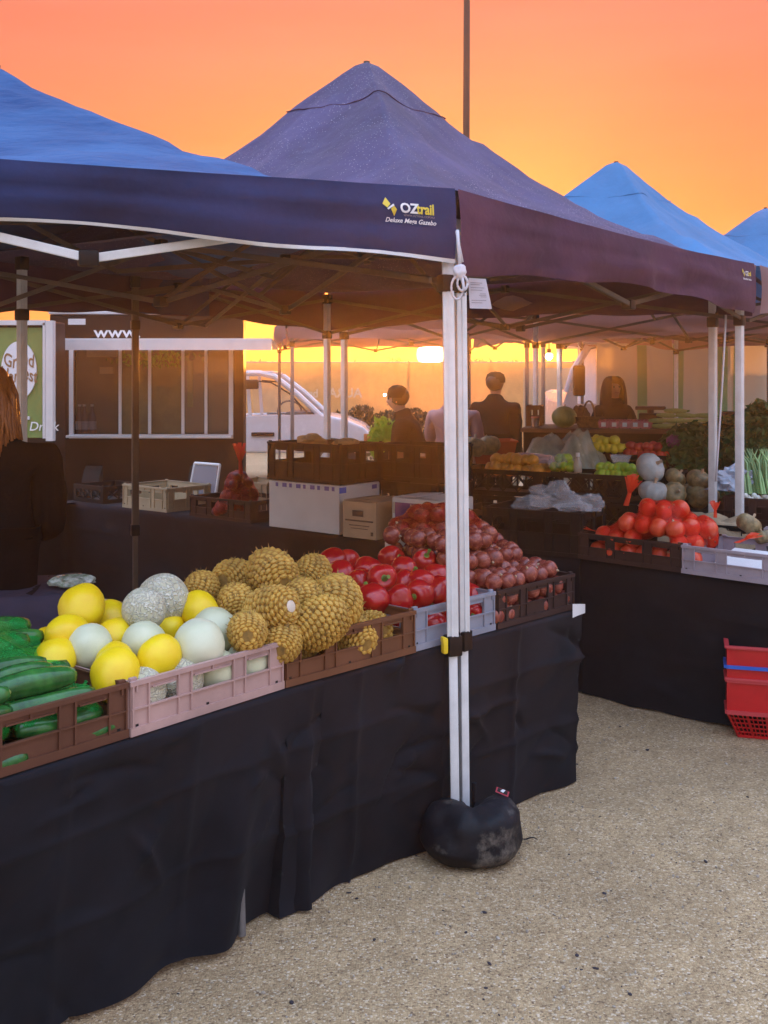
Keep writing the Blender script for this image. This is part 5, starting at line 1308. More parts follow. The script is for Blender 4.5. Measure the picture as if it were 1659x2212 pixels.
# ---------------------------------------------------------------- shade cloth fence, marquee wall, trees
def fence():
    D = 24.0; a = P(525, 0, D); b = P(1240, 0, D); t = empty('banner_fence', (a.x, D, 0), 0, 'long temporary fence hung with amber shade cloth, faint reversed lettering on it', 'fence')
    m = mat('amber_shade_cloth', (.34, .24, .12), .8, var=.25, vscale=5, trn=.62, col2=(.62, .42, .18), bump=.6, bscale=3, bdist=.06)
    w = b.x - a.x; zt = CH + (HY - 784) / FP * D
    g = MB(); g.grid(lambda s, v: Vector((s * w, .05 * noise.noise(Vector((s * 22, v * 3, 0))) + .03 * noise.noise(Vector((s * 60, v * 9, 4))), .1 + (zt - .1) * v)), 150, 14); g.build('shade_cloth', m, t, smooth='all')
    for k in range(5):
        g = MB(); g.tube([(w * k / 4, .08, 0), (w * k / 4, .08, zt + .05)], .025, 8); g.build('post', M_STEEL_D, t)
    g = MB(); g.tube([(0, .08, zt + .01), (w, .08, zt + .01)], .018, 8); g.build('rail', M_STEEL_D, t)
    for body, px, sz in (('AURA', 782, .30), ('bnr', 688, .26)):
        me = text_me(body, sz, 0, .006)
        for v in me.vertices: v.co = Vector((P(px, 0, D).x - a.x - v.co.x * .95, -.08, CH - (858 - HY) / FP * D + v.co.y))
        me.materials.clear(); me.materials.append(mat('faded_print', (.62, .50, .36), .8)); link('lettering', me, t)
fence()
def marquee():
    D = 13.2; m1 = mat('pale_green_marquee', (.42, .44, .34), .8, var=.1, vscale=1.5, trn=.5, col2=(.50, .50, .42), bump=.4, bscale=2, bdist=.05)
    a = P(1290, 0, D); t = empty('marquee_wall', (a.x, D, 0), 0, 'pale marquee side wall with soft green stripes behind the hooded person', 'marquee')
    w = 5.2; zt = CH + (HY - 742) / FP * D
    g = MB(); g.grid(lambda s, v: Vector((s * w, .05 * math.sin(s * 60) * (1 - .5 * v) + .05 * noise.noise(Vector((s * 12, v * 2, 0))), .05 + (zt - .05) * v)), 120, 10); g.build('wall_sheet', m1, t, smooth='all')
    ms = mat('green_stripe_fabric', (.22, .42, .22), .8, trn=.5, var=.1)
    for px in (1375, 1452, 1548, 1585):
        x0 = P(px, 0, D).x - a.x
        g = MB(); g.grid(lambda s, v: Vector((x0 + s * .13, .05 * math.sin((x0 + s * .13) / w * 60) * (1 - .5 * v) + .05 * noise.noise(Vector(((x0 + s * .13) / w * 12, v * 2, 0))) - .012, .06 + (zt - .08) * v)), 4, 10); g.build('stripe', ms, t, smooth='all')
marquee()
g = MB(); g.grid(lambda s, v: Vector((P(900, 0, 19).x + 0 + s * 4.2 - .0, 19 + .04 * math.sin(s * 50), .1 + (CH + (HY - 795) / FP * 19 - .1) * v)), 60, 6)
o = g.build('marquee_wall', mat('cream_marquee', (.44, .38, .26), .8, trn=.5, var=.1, vscale=2), smooth='all')
for v in o.data.vertices: v.co.x += P(1130, 0, 19).x - P(900, 0, 19).x
tag(o, 'cream side wall of a far marquee left of the delivery truck', 'marquee')

rn = random.Random(8)
M_TREE = mat('distant_foliage', (.018, .022, .010), .8, var=.4)
g = MB()
def ridge(s, v):
    x = -160 + 360 * s; h = 3.8 + .9 * noise.noise(Vector((x * .05, 0, 0))) + .7 * noise.noise(Vector((x * .22, 3, 0))) + .5 * noise.noise(Vector((x * .7, 8, 0)))
    h *= 1 - .34 * math.exp(-((x * .36 - 2.6) / 1.7) ** 2)
    return Vector((x * .36, 62 - 4 * math.cos(v * math.pi / 2) , .6 + .42 * h * math.sin(v * math.pi / 2)))
g.grid(ridge, 420, 4)
for k in range(900):
    x = rn.uniform(-60, 60)
    if abs(x * .36 - 2.6) < 1.7: continue
    c = Vector((x * .36, 59 + rn.uniform(-1, 1), .5 + .42 * (3.6 + .8 * noise.noise(Vector((x * .05, 0, 0))) + rn.uniform(0, 1.2)))); leaf_cloud(g, c, (.45, .4, .28), 7, .15, rn)
o = g.build('treeline', M_TREE); tag(o, 'dark far treeline along the horizon under the setting sun', 'woodland', kind='stuff')
M_BUSH = mat('dusky_bush_leaf', (.035, .035, .014), .7, var=.5, vscale=6, trn=.25)
for i, (px, py, D, sx, sz, lb) in enumerate(((722, 905, 20.5, .55, .34, 'low dark bush touching the bonnet of the pickup truck'), (772, 898, 20.8, .45, .46, 'tallest rounded dark bush behind the pickup bonnet'), (838, 905, 20.3, .5, .38, 'dark bush between the tallest bush and the bending person'), (884, 902, 20.6, .4, .40, 'dark bush just behind the bending person'))):
    t = empty('bush', (P(px, 0, D).x, D, 0), 0, lb, 'bush', 'dark bushes before the fence')
    g = MB(); zc_ = P(px, py, D).z
    leaf_cloud(g, Vector((0, 0, zc_ * .55)), (sx, .4, zc_ * .55 + .0), 700, .05, rn); leaf_cloud(g, Vector((.1, 0, zc_ - .02)), (sx * .7, .3, sz * .5), 420, .045, rn); g.build('foliage', M_BUSH, t)
    g = MB()
    for a in range(5): g.tube([(0, 0, 0), (.12 * math.cos(a * 1.3), .1 * math.sin(a * 1.3), .4), (.3 * math.cos(a * 1.3), .2 * math.sin(a * 1.3), zc_ * .9)], [.03, .02, .006], 6)
    g.build('stems', mat('bark', (.06, .04, .025), .9), t)
t = empty('shrub', (P(822, 0, 15.5).x + .05, 15.5, 0), 0, 'bright yellow green shrub in front of the pickup bonnet tip', 'shrub')
g = MB(); leaf_cloud(g, Vector((0, 0, .78)), (.24, .2, .34), 420, .06, rn, .45); g.build('foliage', mat('lime_leaf', (.22, .42, .03), .5, trn=.5, var=.3), t)  # bright lime green is the leaf's own colour
g = MB(); g.tube([(0, 0, 0), (0, 0, .7)], [.02, .01], 6); g.build('stem', MATS['bark'], t)

# street pole rising behind the charcoal gazebo
t = empty('light_pole', (P(1006, 0, 10).x, 10, 0), 0, 'tall dark pole rising behind the charcoal gazebo into the orange sky', 'pole')
g = MB(); g.tube([(-.01, 0, 0), (0, 0, 2.6), (.016, 0, 6.6)], [.042, .034, .028], 14); g.build('shaft', mat('dark_painted_steel', (.030, .016, .016), .5, metal=.3, var=.2), t, smooth=True)
g = MB(); g.box((-.02, 0, .015), (.3, .3, .03), bev=.005); g.build('base_plate', MATS['dark_painted_steel'], t)
# hanging lamp
q = P(1186, 770, 10.6); t = empty('hanging_lamp', q, 0, 'lit white hanging bulb under the rear gazebo left of the delivery truck', 'lamp')
g = MB(); bmesh.ops.create_uvsphere(g.bm, u_segments=16, v_segments=10, radius=.036); g.build('bulb', mat('lit_bulb', (1, 1, 1), emit=(1, .97, .85), estr=22), t, smooth='all')
g = MB(); g.tube([(0, 0, .03), (0, 0, .075)], .02, 10); g.build('socket', M_PLASTIC_K, t); g = MB(); g.tube([(0, 0, .07), (0, 0, .30)], .005, 6); g.build('cord', M_PLASTIC_K, t)
# ---------------------------------------------------------------- second tier of the right stall
E0, E1 = Vector((-.03, 7.46, 0)), Vector((1.56, 6.5, 0)); ug = (E1 - E0).normalized(); ng = Vector((-ug.y, ug.x, 0)); AG = math.atan2(ug.y, ug.x)
EX = E1 + ug * 1.9
cloth('tablecloth', [xy(E0 - ng * .02 - ug * .1), xy(EX - ng * .02)], .85, 'black cloth on the middle table under the lattice crates and pumpkins', seed=7, folds=.5, res=12)
def on_g(px, n=0.0, z=TH):
    k = (px - CX) / FP; t = (k * E0.y - E0.x) / (ug.x - k * ug.y); p = E0 + ug * t + ng * n; return Vector((p.x, p.y, z))
LAT = ['left lattice crate', 'middle lattice crate', 'right lattice crate']
for j, (px, lb) in enumerate(((905, 'leftmost'), (1070, 'second from left'), (1255, 'rightmost'))):
    for k in range(2):
        crate(on_g(px, 0, TH + .172 * k + .002), AG, M_CR_BLACK, f'{lb} black lattice crate in the {"lower" if k == 0 else "upper"} row on the middle table', w=.60, d=.38, h=.168, style=2)
crate(on_g(1325, .42), AG, M_CR_BLACK, 'black crate behind the lattice crates under the limes', w=.5, d=.34, h=.33)
pL = obj_from(ball_me('lemon', .034, 1, 1.2, 14, lump=.08, seed=2), 'lemon', M_LEM); pI = obj_from(ball_me('lime', .030, 1, 1.1, 14, lump=.05, seed=3), 'lime', M_LIM)
pM = obj_from(ball_me('mango', .040, 1, 1.25, 14, lump=.1, seed=3), 'mango', M_ORA); pTo = obj_from(ball_me('tomato', .036, 1, .85, 14, ribs=5, ribd=.05, seed=3), 'tomato', M_TOM)
zt = TH + .345
def row(proto, px0, px1, n, nd, z0, r, label, cat, group, seed, layers=2, onf=None):
    rn = random.Random(seed); onf = onf or on_g
    for L_ in range(layers):
        m_ = n - L_ * 2
        for i in range(m_):
            for d in range(nd - (L_ > 0)):
                px = px0 + (px1 - px0) * (i + .5 + L_ * .5) / max(1, n)
                place(proto, onf(px + rn.uniform(-3, 3), .06 + d * r * 1.9 + L_ * r + rn.uniform(-.01, .01), z0 + r * (.7 + 1.5 * L_) + rn.uniform(-.006, .006)), rrot(), rn.uniform(.9, 1.12), label, cat, group)
row(pM, 1045, 1165, 8, 2, zt - .03, .04, 'orange mango on the upper middle lattice crate', 'mango', 'mangoes on the lattice crates', 1)
row(pI, 1275, 1372, 8, 3, zt - .03, .03, 'bright lime on the rightmost lattice crate', 'lime', 'limes on the lattice crates', 2)
row(pI, 1185, 1228, 4, 3, zt + .01, .03, 'lime in the small mound left of the glass bottle', 'lime', 'mound of limes by the bottle', 3, layers=3)
crumple('plastic_bag', on_g(1120, .22, zt + .05), (.16, .07, .045), mat('pink_film', (.55, .36, .36), .2, alpha=.8), 'pinkish clear bag lying behind the mangoes', 'plastic bag', 11, amp=.4)
crumple('plastic_bag', on_g(1197, .06, zt + .05), (.06, .05, .055), M_CLEAR, 'small clear bag of fruit in front of the lime mound', 'plastic bag', 12, amp=.4)
t = empty('bottle', on_g(1242, .05, zt), 0, 'small clear glass bottle with a white cap between the lime heaps', 'bottle')
g = MB(); g.lathe([(0, 0), (.026, 0), (.028, .01), (.028, .06), (.011, .09), (.011, .105)], 12); g.build('glass', mat('bottle_glass', (.6, .5, .42), .08, alpha=.6, spec=.9), t, smooth=True); g = MB(); g.lathe([(.013, .10), (.013, .125), (0, .126)], 10); g.build('cap', M_WHITE, t, smooth=True)
g = MB(); g.lathe([(0, 0), (.05, 0), (.07, .05), (.066, .05), (.046, .006), (0, .006)], 14); o = g.build('dish', M_CLEAR, smooth=True); o.location = on_g(1320, .18, zt + .06); tag(o, 'clear plastic dish resting behind the bright limes', 'dish')

# pumpkins
def pump_mesh(name, r, sz, ribs, m, seed):
    me = ball_me(name, r, 1, sz, 40, lump=.05, seed=seed, ribs=ribs, ribd=.09, dent=.22); me.materials.append(m); return me
pQ = link('pumpkin', pump_mesh('pumpkin', .11, .78, 11, M_PUM, 3)); g = MB(); g.tube([(0, 0, .055), (.004, 0, .08), (.012, .004, .10)], [.016, .011, .013], 8); g.build('stem', M_ONT, pQ, smooth=True)
pG = link('pumpkin', pump_mesh('pumpkin', .088, .80, 9, M_PUG, 5)); g = MB(); g.tube([(0, 0, .045), (.003, 0, .065), (.01, .004, .08)], [.012, .009, .010], 8); g.build('stem', M_ONT, pG, smooth=True)
zc = P(1420, 1087, 6.45).z
crate(Vector((P(1455, 0, 6.4).x, 6.32, TH)), AG, M_CR_BLACK, 'upturned black crate carrying the pumpkins', w=.62, d=.42, h=max(.1, zc - TH - .01))
for px, py, dp, D, pr, rot, lb in ((1405, 1010, 68, 6.5, pQ, (.9, .5, .4), 'pale grey pumpkin on top of another pale one'), (1412, 1062, 66, 6.42, pQ, (.1, .1, 0), 'ribbed pale grey pumpkin in the lower row'),
     (1459, 1032, 48, 6.5, pG, (.6, .4, 1), 'mottled pumpkin in the upper row beside the pale one'), (1510, 1037, 56, 6.45, pG, (.2, -.4, 2), 'mottled orange brown pumpkin in the upper row next to the leg'),
     (1457, 1066, 54, 6.4, pG, (1.2, .2, 0), 'dark mottled pumpkin in the lower row, middle'), (1508, 1074, 52, 6.4, pG, (1.3, .5, 2), 'orange brown pumpkin in the lower row near the leg'), (1484, 1062, 40, 6.62, pG, (.3, .5, 4), 'small mottled pumpkin wedged behind the lower row'),
     (1536, 1068, 38, 6.5, pG, (.3, .9, 1), 'mottled pumpkin at the right end, crossed by the white leg'), (1617, 1132, 56, 5.35, pG, (.5, .3, 1), 'mottled pumpkin alone behind the lilac grey crate'),
     (1650, 1160, 40, 5.3, pG, (.2, .3, 3), 'dark striped pumpkin at the right frame edge'), (1022, 965, 58, 8.9, pG, (.1, .2, 1), 'green brown pumpkin at the left behind the mangoes'), (1056, 962, 52, 8.95, pG, (.4, .2, 3), 'second green brown pumpkin behind the mangoes')):
    r0 = .11 if pr is pQ else .088
    o = place(pr, P(px, py, D), rot, dp / FP * D / 2 / r0, lb, 'pumpkin', 'pumpkins on the right stall')
def drape(name, c, size, rz, m, label, cat, seed=0, amp=.04, droop=.06):
    g = MB()
    def f(s, t):
        x, y = s - .5, t - .5; e = max(abs(x), abs(y)) * 2
        return Vector((x * size[0], y * size[1], noise.noise(Vector((x * 5, y * 5, seed))) * amp + .3 * amp * noise.noise(Vector((x * 14, y * 14, seed))) - droop * max(0, e - .6) / .4))
    g.grid(f, 26, 26); o = g.build(name, m, None, smooth='all'); o.location = c; o.rotation_euler = (0, 0, rz); return tag(o, label, cat)
drape('burlap_sheet', Vector((P(1545, 0, 6.0).x, 6.02, .86)), (.62, .34), AG, mat('burlap', (.36, .27, .17), .95, var=.25, bump=.5, bscale=150), 'light brown burlap sheet hanging over the box edge below the pumpkins', 'sheet', 2, .05, .12)
crate(Vector((P(1560, 0, 5.95).x, 5.86, TH)), AG, M_CR_BLACK, 'black crate under the light brown burlap sheet', w=.55, d=.34, h=.13)

# ---------------------------------------------------------------- third tier: tubs of fruit, greens
F0 = P(1130, 0, 8.2); F1 = P(1760, 0, 7.4); F0.z = F1.z = 0
uh = (F1 - F0).normalized(); nh = Vector((-uh.y, uh.x, 0)); AH = math.atan2(uh.y, uh.x); FZ = .92
cloth('tablecloth', [xy(F0), xy(F1 + uh * .6)], .8, 'black cloth on the raised bench behind the pumpkins', z=FZ, seed=8, folds=.5, res=10)
def on_h(px, n=0.0, z=FZ):
    k = (px - CX) / FP; t = (k * F0.y - F0.x) / (uh.x - k * uh.y); p = F0 + uh * t + nh * n; return Vector((p.x, p.y, z))
crate(on_h(1290, .05), AH, M_CR_BLACK, 'black tub heaped with yellow lemons', w=.42, d=.36, h=.21)
crate(on_h(1395, .03), AH, M_CR_BLACK, 'black tub heaped with tomatoes in pink trays', w=.40, d=.36, h=.17)
row(pL, 1238, 1345, 8, 3, FZ + .19, .034, 'yellow lemon heaped in the black tub', 'lemon', 'lemons in the black tub', 4, onf=on_h)
row(pTo, 1345, 1445, 7, 3, FZ + .15, .036, 'red tomato heaped in the black tub', 'tomato', 'tomatoes in the black tub', 5, onf=on_h)
kill(pL)
drape('plastic_sheet', on_h(1222, -.02, FZ + .28), (.62, .5), AH - .3, mat('green_grey_film', (.36, .40, .30), .25, alpha=.8, var=.2), 'grey green plastic sheet draped over the bench left of the lemons', 'sheet', 4, .12, .30)
pS = obj_from(ball_me('cabbage', .08, 1, .9, 18, lump=.2, seed=3), 'cabbage', mat('red_cabbage_leaf', (.13, .03, .11), .5, var=.4))
place(pS, on_h(1452, .12, FZ + .27), (0, 0, 0), .75, 'small purple cabbage right of the tomatoes', 'cabbage'); place(pS, on_h(1152, .1, FZ + .05), (1, 0, 0), .9, 'pale pinkish bundle at the left end of the bench', 'bundle'); kill(pS)
# leafy heaps
def greens(c, size, n, ls, m, label, seed, flat=.45, cat='greens'):
    rn = random.Random(seed); g = MB()
    for k in range(n):
        a = rn.uniform(0, 6.283); e = rn.uniform(-.1, 1) ; rr = math.sqrt(max(0, 1 - max(0, e) ** 2)) * rn.uniform(.75, 1.05)
        q = Vector((math.cos(a) * rr * size[0], math.sin(a) * rr * size[1], max(-.2, e) * size[2] * rn.uniform(.75, 1.05)))
        d = Vector((q.x / size[0], q.y / size[1], q.z / size[2] + .4)).normalized(); E = d.to_track_quat('Z', 'Y').to_matrix() @ Euler((rn.uniform(-.9, .9), rn.uniform(-.9, .9), rn.uniform(0, 6.3))).to_matrix(); s = ls * rn.uniform(.6, 1.5)
        p = [q + E @ Vector(v) for v in ((-s, 0, 0), (-s * .3, s * flat, s * .15), (s * .5, s * flat * .8, .1 * s), (s, 0, -.25 * s), (s * .5, -s * flat * .8, .1 * s), (-s * .3, -s * flat, s * .15))]
        g.face(p)
    bmesh.ops.create_icosphere(g.bm, subdivisions=2, radius=.8, matrix=Matrix.Diagonal((size[0], size[1], size[2], 1)))
    o = g.build('leafy_greens', m); o.location = c; return tag(o, label, cat, None)
greens(on_h(1492, .25, FZ + .10), (.30, .25, .30), 1500, .035, M_GREEN, 'big dark heap of kale between the corn and the pumpkins', 1)
greens(on_h(1560, .35, FZ + .14), (.26, .25, .30), 1300, .035, M_GREEN, 'dark heap of parsley seen between the two white legs', 2)
greens(on_h(1650, .10, FZ + .20), (.30, .25, .36), 1600, .04, M_GREEN, 'tall dark heap of silverbeet at the right frame edge', 3)
greens(on_g(1550, .50, TH + .22), (.30, .18, .10), 700, .025, mat('small_green_veg', (.07, .13, .04), .6, var=.5, vscale=30), 'low row of mixed green bunches behind the pumpkins', 4)
crate(on_g(1560, .42), AG, M_CR_BLACK, 'black crate under the low row of green bunches', w=.6, d=.4, h=.2)
# bunches of spring onions with white bulbs
g = MB(); rn = random.Random(6)
cc = Vector((P(1640, 0, 6.2).x, 6.2, 0)); zz0 = P(1640, 1065, 6.2).z
for k in range(26):
    x = rn.uniform(-.10, .12); y = rn.uniform(-.05, .05); g.tube([(x, y - .04, zz0), (x * .95, y, zz0 + .08), (x * .9 + rn.uniform(-.02, .02), y + .05, zz0 + .17), (x * 1.1 + rn.uniform(-.04, .04), y + .1, zz0 + .25)], [.010, .008, .009, .002], 6)
o = g.build('spring_onions', mat('spring_onion_leaf', (.20, .34, .12), .45, var=.3)); o.location = cc; tag(o, 'bunch of green spring onions standing at the right frame edge', 'spring onions')
g = MB()
for k in range(12):
    x = -.10 + .018 * k; bmesh.ops.create_uvsphere(g.bm, u_segments=10, v_segments=8, radius=.017, matrix=Matrix.Translation((x, -.06 + .01 * (k % 2), zz0 - .01 - .012 * (k % 3))))
b = g.build('bulbs', mat('white_bulb', (.70, .72, .66), .4), o, smooth='all')
crate(Vector((cc.x, 6.05, TH)), AG, M_CR_DARK, 'dark crate under the spring onions', w=.5, d=.36, h=max(.08, zz0 - TH - .02))
crumple('plastic_bag', P(1590, 1042, 6.3), (.15, .10, .09), mat('blueish_film', (.50, .58, .72), .14, alpha=.75, spec=.9, var=.2), 'bluish clear bag of vegetables between the two white legs', 'plastic bag', 21, amp=.5, sub=4)

# ---------------------------------------------------------------- top tier: timber bench
J0 = P(1125, 0, 9.2); J1 = P(1780, 0, 8.6); J0.z = J1.z = 0; uj = (J1 - J0).normalized(); nj = Vector((-uj.y, uj.x, 0)); AJ = math.atan2(uj.y, uj.x); JZ = 1.235
LJ = (J1 - J0).length
t = empty('display_bench', (J0 + J1) / 2, AJ, 'brown timber display bench across the back carrying punnets and corn', 'bench')
M_WOOD = mat('brown_timber', (.13, .06, .028), .7, var=.35, vscale=4, stretch=(1, 6, 6))
g = MB(); g.box((0, .42, JZ - .02), (LJ, .9, .035), bev=.004); g.build('top_board', M_WOOD, t)
g = MB(); g.box((0, .03, JZ / 2), (LJ - .04, .03, JZ - .06)); g.build('front_board', mat('dark_timber', (.035, .018, .010), .8, var=.3, spec=.1), t)
for sx in (-1, 1):
    for yy in (.1, .8):
        g = MB(); g.box((sx * (LJ / 2 - .08), yy, (JZ - .04) / 2), (.07, .07, JZ - .05)); g.build('leg', M_WOOD, t)
def on_j(px, n=0.0, z=JZ):
    k = (px - CX) / FP; t_ = (k * J0.y - J0.x) / (uj.x - k * uj.y); p = J0 + uj * t_ + nj * n; return Vector((p.x, p.y, z))
me = ball_me('watermelon', .11, 1, .86, 28, lump=.03); o = obj_from(me, 'watermelon', mat('watermelon_skin', (.10, .17, .05), .4, var=.5, vscale=10, col2=(.28, .34, .12), stretch=(1, 1, .2))); o.location = on_j(1216, .15, JZ + .09); tag(o, 'striped green watermelon on the timber bench beside the basket', 'watermelon')
g = MB(); g.tube([(0, 0, .088), (.01, 0, .11)], [.008, .006], 6); g.build('stalk', M_ONT, o)
t = empty('basket', on_j(1270, .14, JZ), AJ, 'brown wicker basket with an arched handle on the timber bench', 'basket')
M_WICK = mat('wicker', (.13, .075, .03), .75, var=.5, vscale=40, bump=.9, bscale=60, bdist=.01)
g = MB(); g.lathe([(0, 0), (.09, 0), (.13, .09), (.135, .095), (.125, .09), (.085, .012), (0, .012)], 26, lump=lambda a, z: 1 + .03 * math.sin(a * 22))
for v in g.bm.verts: v.co.y *= .7
g.build('bowl', M_WICK, t, smooth=True); g = MB(); g.tube([(.05 * math.cos(a / 12 * math.pi) + .0, 0, .08 + .15 * math.sin(a / 12 * math.pi)) for a in range(13)], .009, 6); g.build('handle', M_WICK, t, smooth=True)
crumple('paper_bag', on_j(1247, .38, JZ + .08), (.08, .06, .11), mat('dark_paper', (.06, .035, .02), .8), 'dark bag standing behind the wicker basket', 'bag', 30)
t = empty('jar', on_j(1152, .15, JZ), 0, 'jar of dark preserve with a cloth lid left of the watermelon', 'jar'); g = MB(); g.lathe([(0, 0), (.035, 0), (.035, .07), (.03, .08), (0, .08)], 12); g.build('glass', mat('preserve', (.12, .05, .03), .15, coat=1), t, smooth=True); g = MB(); g.lathe([(0, .095), (.036, .093), (.038, .078)], 12); g.build('lid', mat('lid_red', (.3, .06, .04), .5), t, smooth=True)
crate(on_j(1144, .35, JZ), AJ, M_CR_TAN, 'small rust coloured crate standing behind the jar', w=.13, d=.2, h=.18)
M_PUN = mat('pink_punnet_film', (.50, .13, .17), .25, var=.3, vscale=30, coat=.6)
for i in range(5):
    t = empty('punnet', on_j(1303 + 23 * i, .06 + .012 * (i % 2), JZ), AJ + .05 * (i - 2), ('leftmost', 'second', 'middle', 'fourth', 'rightmost')[i] + ' pink berry punnet with a white label in the row beside the basket', 'punnet', 'berry punnets in a row')
    g = MB(); g.prism([(-.042, 0), (-.048, .062), (.048, .062), (.042, 0)], 0, .11); bmesh.ops.bevel(g.bm, geom=g.bm.edges[:], offset=.006, segments=2, affect='EDGES'); g.build('tray', M_PUN, t, smooth=True)
    g = MB(); g.box((.0, -.0015, .032), (.038, .002, .036)); g.build('price_label', M_WHITE, t)
    g = MB()
    for q in range(9): bmesh.ops.create_icosphere(g.bm, subdivisions=2, radius=.013, matrix=Matrix.Translation((-.03 + .03 * (q % 3), .02 + .03 * (q // 3), .064)))
    g.build('berries', mat('berry', (.35, .02, .04), .3), t, smooth='all')
for i in range(5):
    t = empty('punnet', on_j(1310 + 22 * i, .22, JZ), AJ, 'pink berry punnet in the hidden second row', 'punnet', 'second row of berry punnets')
    g = MB(); g.prism([(-.042, 0), (-.048, .07), (.048, .07), (.042, 0)], 0, .11); g.build('tray', M_PUN, t)
t = empty('scales', on_j(1405, .45, JZ), AJ, 'low dark weighing scales on the timber bench behind the punnets', 'scales')
g = MB(); g.box((0, 0, .06), (.2, .18, .12), bev=.01); g.build('base', M_PLASTIC_K, t); g = MB(); g.box((0, 0, .165), (.26, .22, .03), bev=.008).tube([(0, 0, .1), (0, 0, .17)], .03, 8); g.build('tray', mat('scale_tray', (.10, .045, .02), .4), t)
g = MB(); n = 14; g.tube([(-.09 + .18 * i / n, 0, 0) for i in range(n + 1)], [max(.003, .022 * math.sin(math.pi * (.08 + .86 * i / n)) ** .5) for i in range(n + 1)], 12)
pCo = g.build('corn_cob', M_CORN, smooth='all'); g = MB(); g.tube([(.085, 0, 0), (.11, .003, .004)], [.010, .006], 6); g.build('stalk', M_STEM, pCo)
for k, (a, z, n_) in enumerate([(1432, 0, .05), (1476, 0, .05), (1520, 0, .05), (1424, .045, .07), (1462, .045, .07), (1500, .045, .07), (1538, .045, .07), (1440, .088, .10), (1484, .088, .10), (1526, .088, .10), (1450, .0, .10), (1500, .0, .11), (1460, .125, .14)]):
    place(pCo, on_j(a, n_, JZ + .024 + z), (rn.uniform(0, 6), rn.uniform(-.06, .06), AJ + rn.uniform(-.15, .15)), rn.uniform(.92, 1.06), 'corn cob in pale green husk piled on the timber bench', 'corn', 'corn cobs on the timber bench')
kill(pCo)
g = MB(); g.box((0, 0, .07), (.16, .14, .14), bev=.01); o = g.build('box', M_PLASTIC_K); o.location = on_j(1592, .45, JZ); tag(o, 'dark box on the bench between the two white legs', 'box')
o = link('zucchini', cuc_mesh(.34, .03, .03, 7)); o.location = on_j(1585, .02, JZ + .05); o.rotation_euler = (0, -.35, AJ); tag(o, 'long green zucchini leaning beside the dark box', 'zucchini')
o = o.copy(); COL.objects.link(o); o.location = on_j(1600, .02, JZ + .02); o.rotation_euler = (0, -.30, AJ); tag(o, 'lower long green zucchini under the leaning one', 'zucchini')
# orange tub and boxes among the people
q = Vector((P(1068, 0, 9.8).x, 9.8, 0))
t = empty('tub', Vector((q.x, q.y, .82)), .05, 'rust orange plastic tub in front of the person with the cap', 'tub')
g = MB(); g.prism([(-.16, 0), (-.21, .26), (.21, .26), (.16, 0)], 0, .34); top = [f for f in g.bm.faces if f.normal.z > .9 or all(abs(v.co.z - .26) < 1e-4 for v in f.verts)]; bmesh.ops.delete(g.bm, geom=top, context='FACES'); bmesh.ops.solidify(g.bm, geom=g.bm.faces[:], thickness=.006); g.build('shell', mat('orange_tub_plastic', (.42, .06, .015), .4, var=.1), t)
g = MB(); g.tube([(-.215, -.005, .26), (.215, -.005, .26), (.215, .345, .26), (-.215, .345, .26), (-.215, -.005, .26)], .010, 6); g.build('rim', MATS['orange_tub_plastic'], t)
t = empty('folding_table', Vector((P(985, 0, 9.4).x, 9.5, 0)), 0, 'plain table behind the crates holding the orange tub and cartons', 'table')
g = MB(); g.box((0, .35, .80), (1.8, .8, .035), bev=.005); g.build('tabletop', M_WOOD, t)
for sx in (-.8, .8):
    for yy in (.0, .68): g = MB(); g.tube([(sx, yy, 0), (sx, yy, .79)], .015, 8); g.build('leg', M_STEEL_D, t)
carton('carton', Vector((P(880, 0, 9.25).x, 9.3, .82)), (.30, .3, .27), .1, mat('brown_cardboard', (.20, .11, .05), .8, var=.1), 'brown carton in front of the bending person', [('f', .1, .75, .4, .85, M_PRC)])
carton('carton', Vector((P(928, 0, 9.2).x, 9.22, .82)), (.26, .3, .22), 0, MATS['brown_cardboard'], 'brown carton with two pale labels left of the big leg', [('f', .1, .75, .35, .88, M_PRC), ('f', .55, .75, .9, .88, M_PRC)], flaps=True)

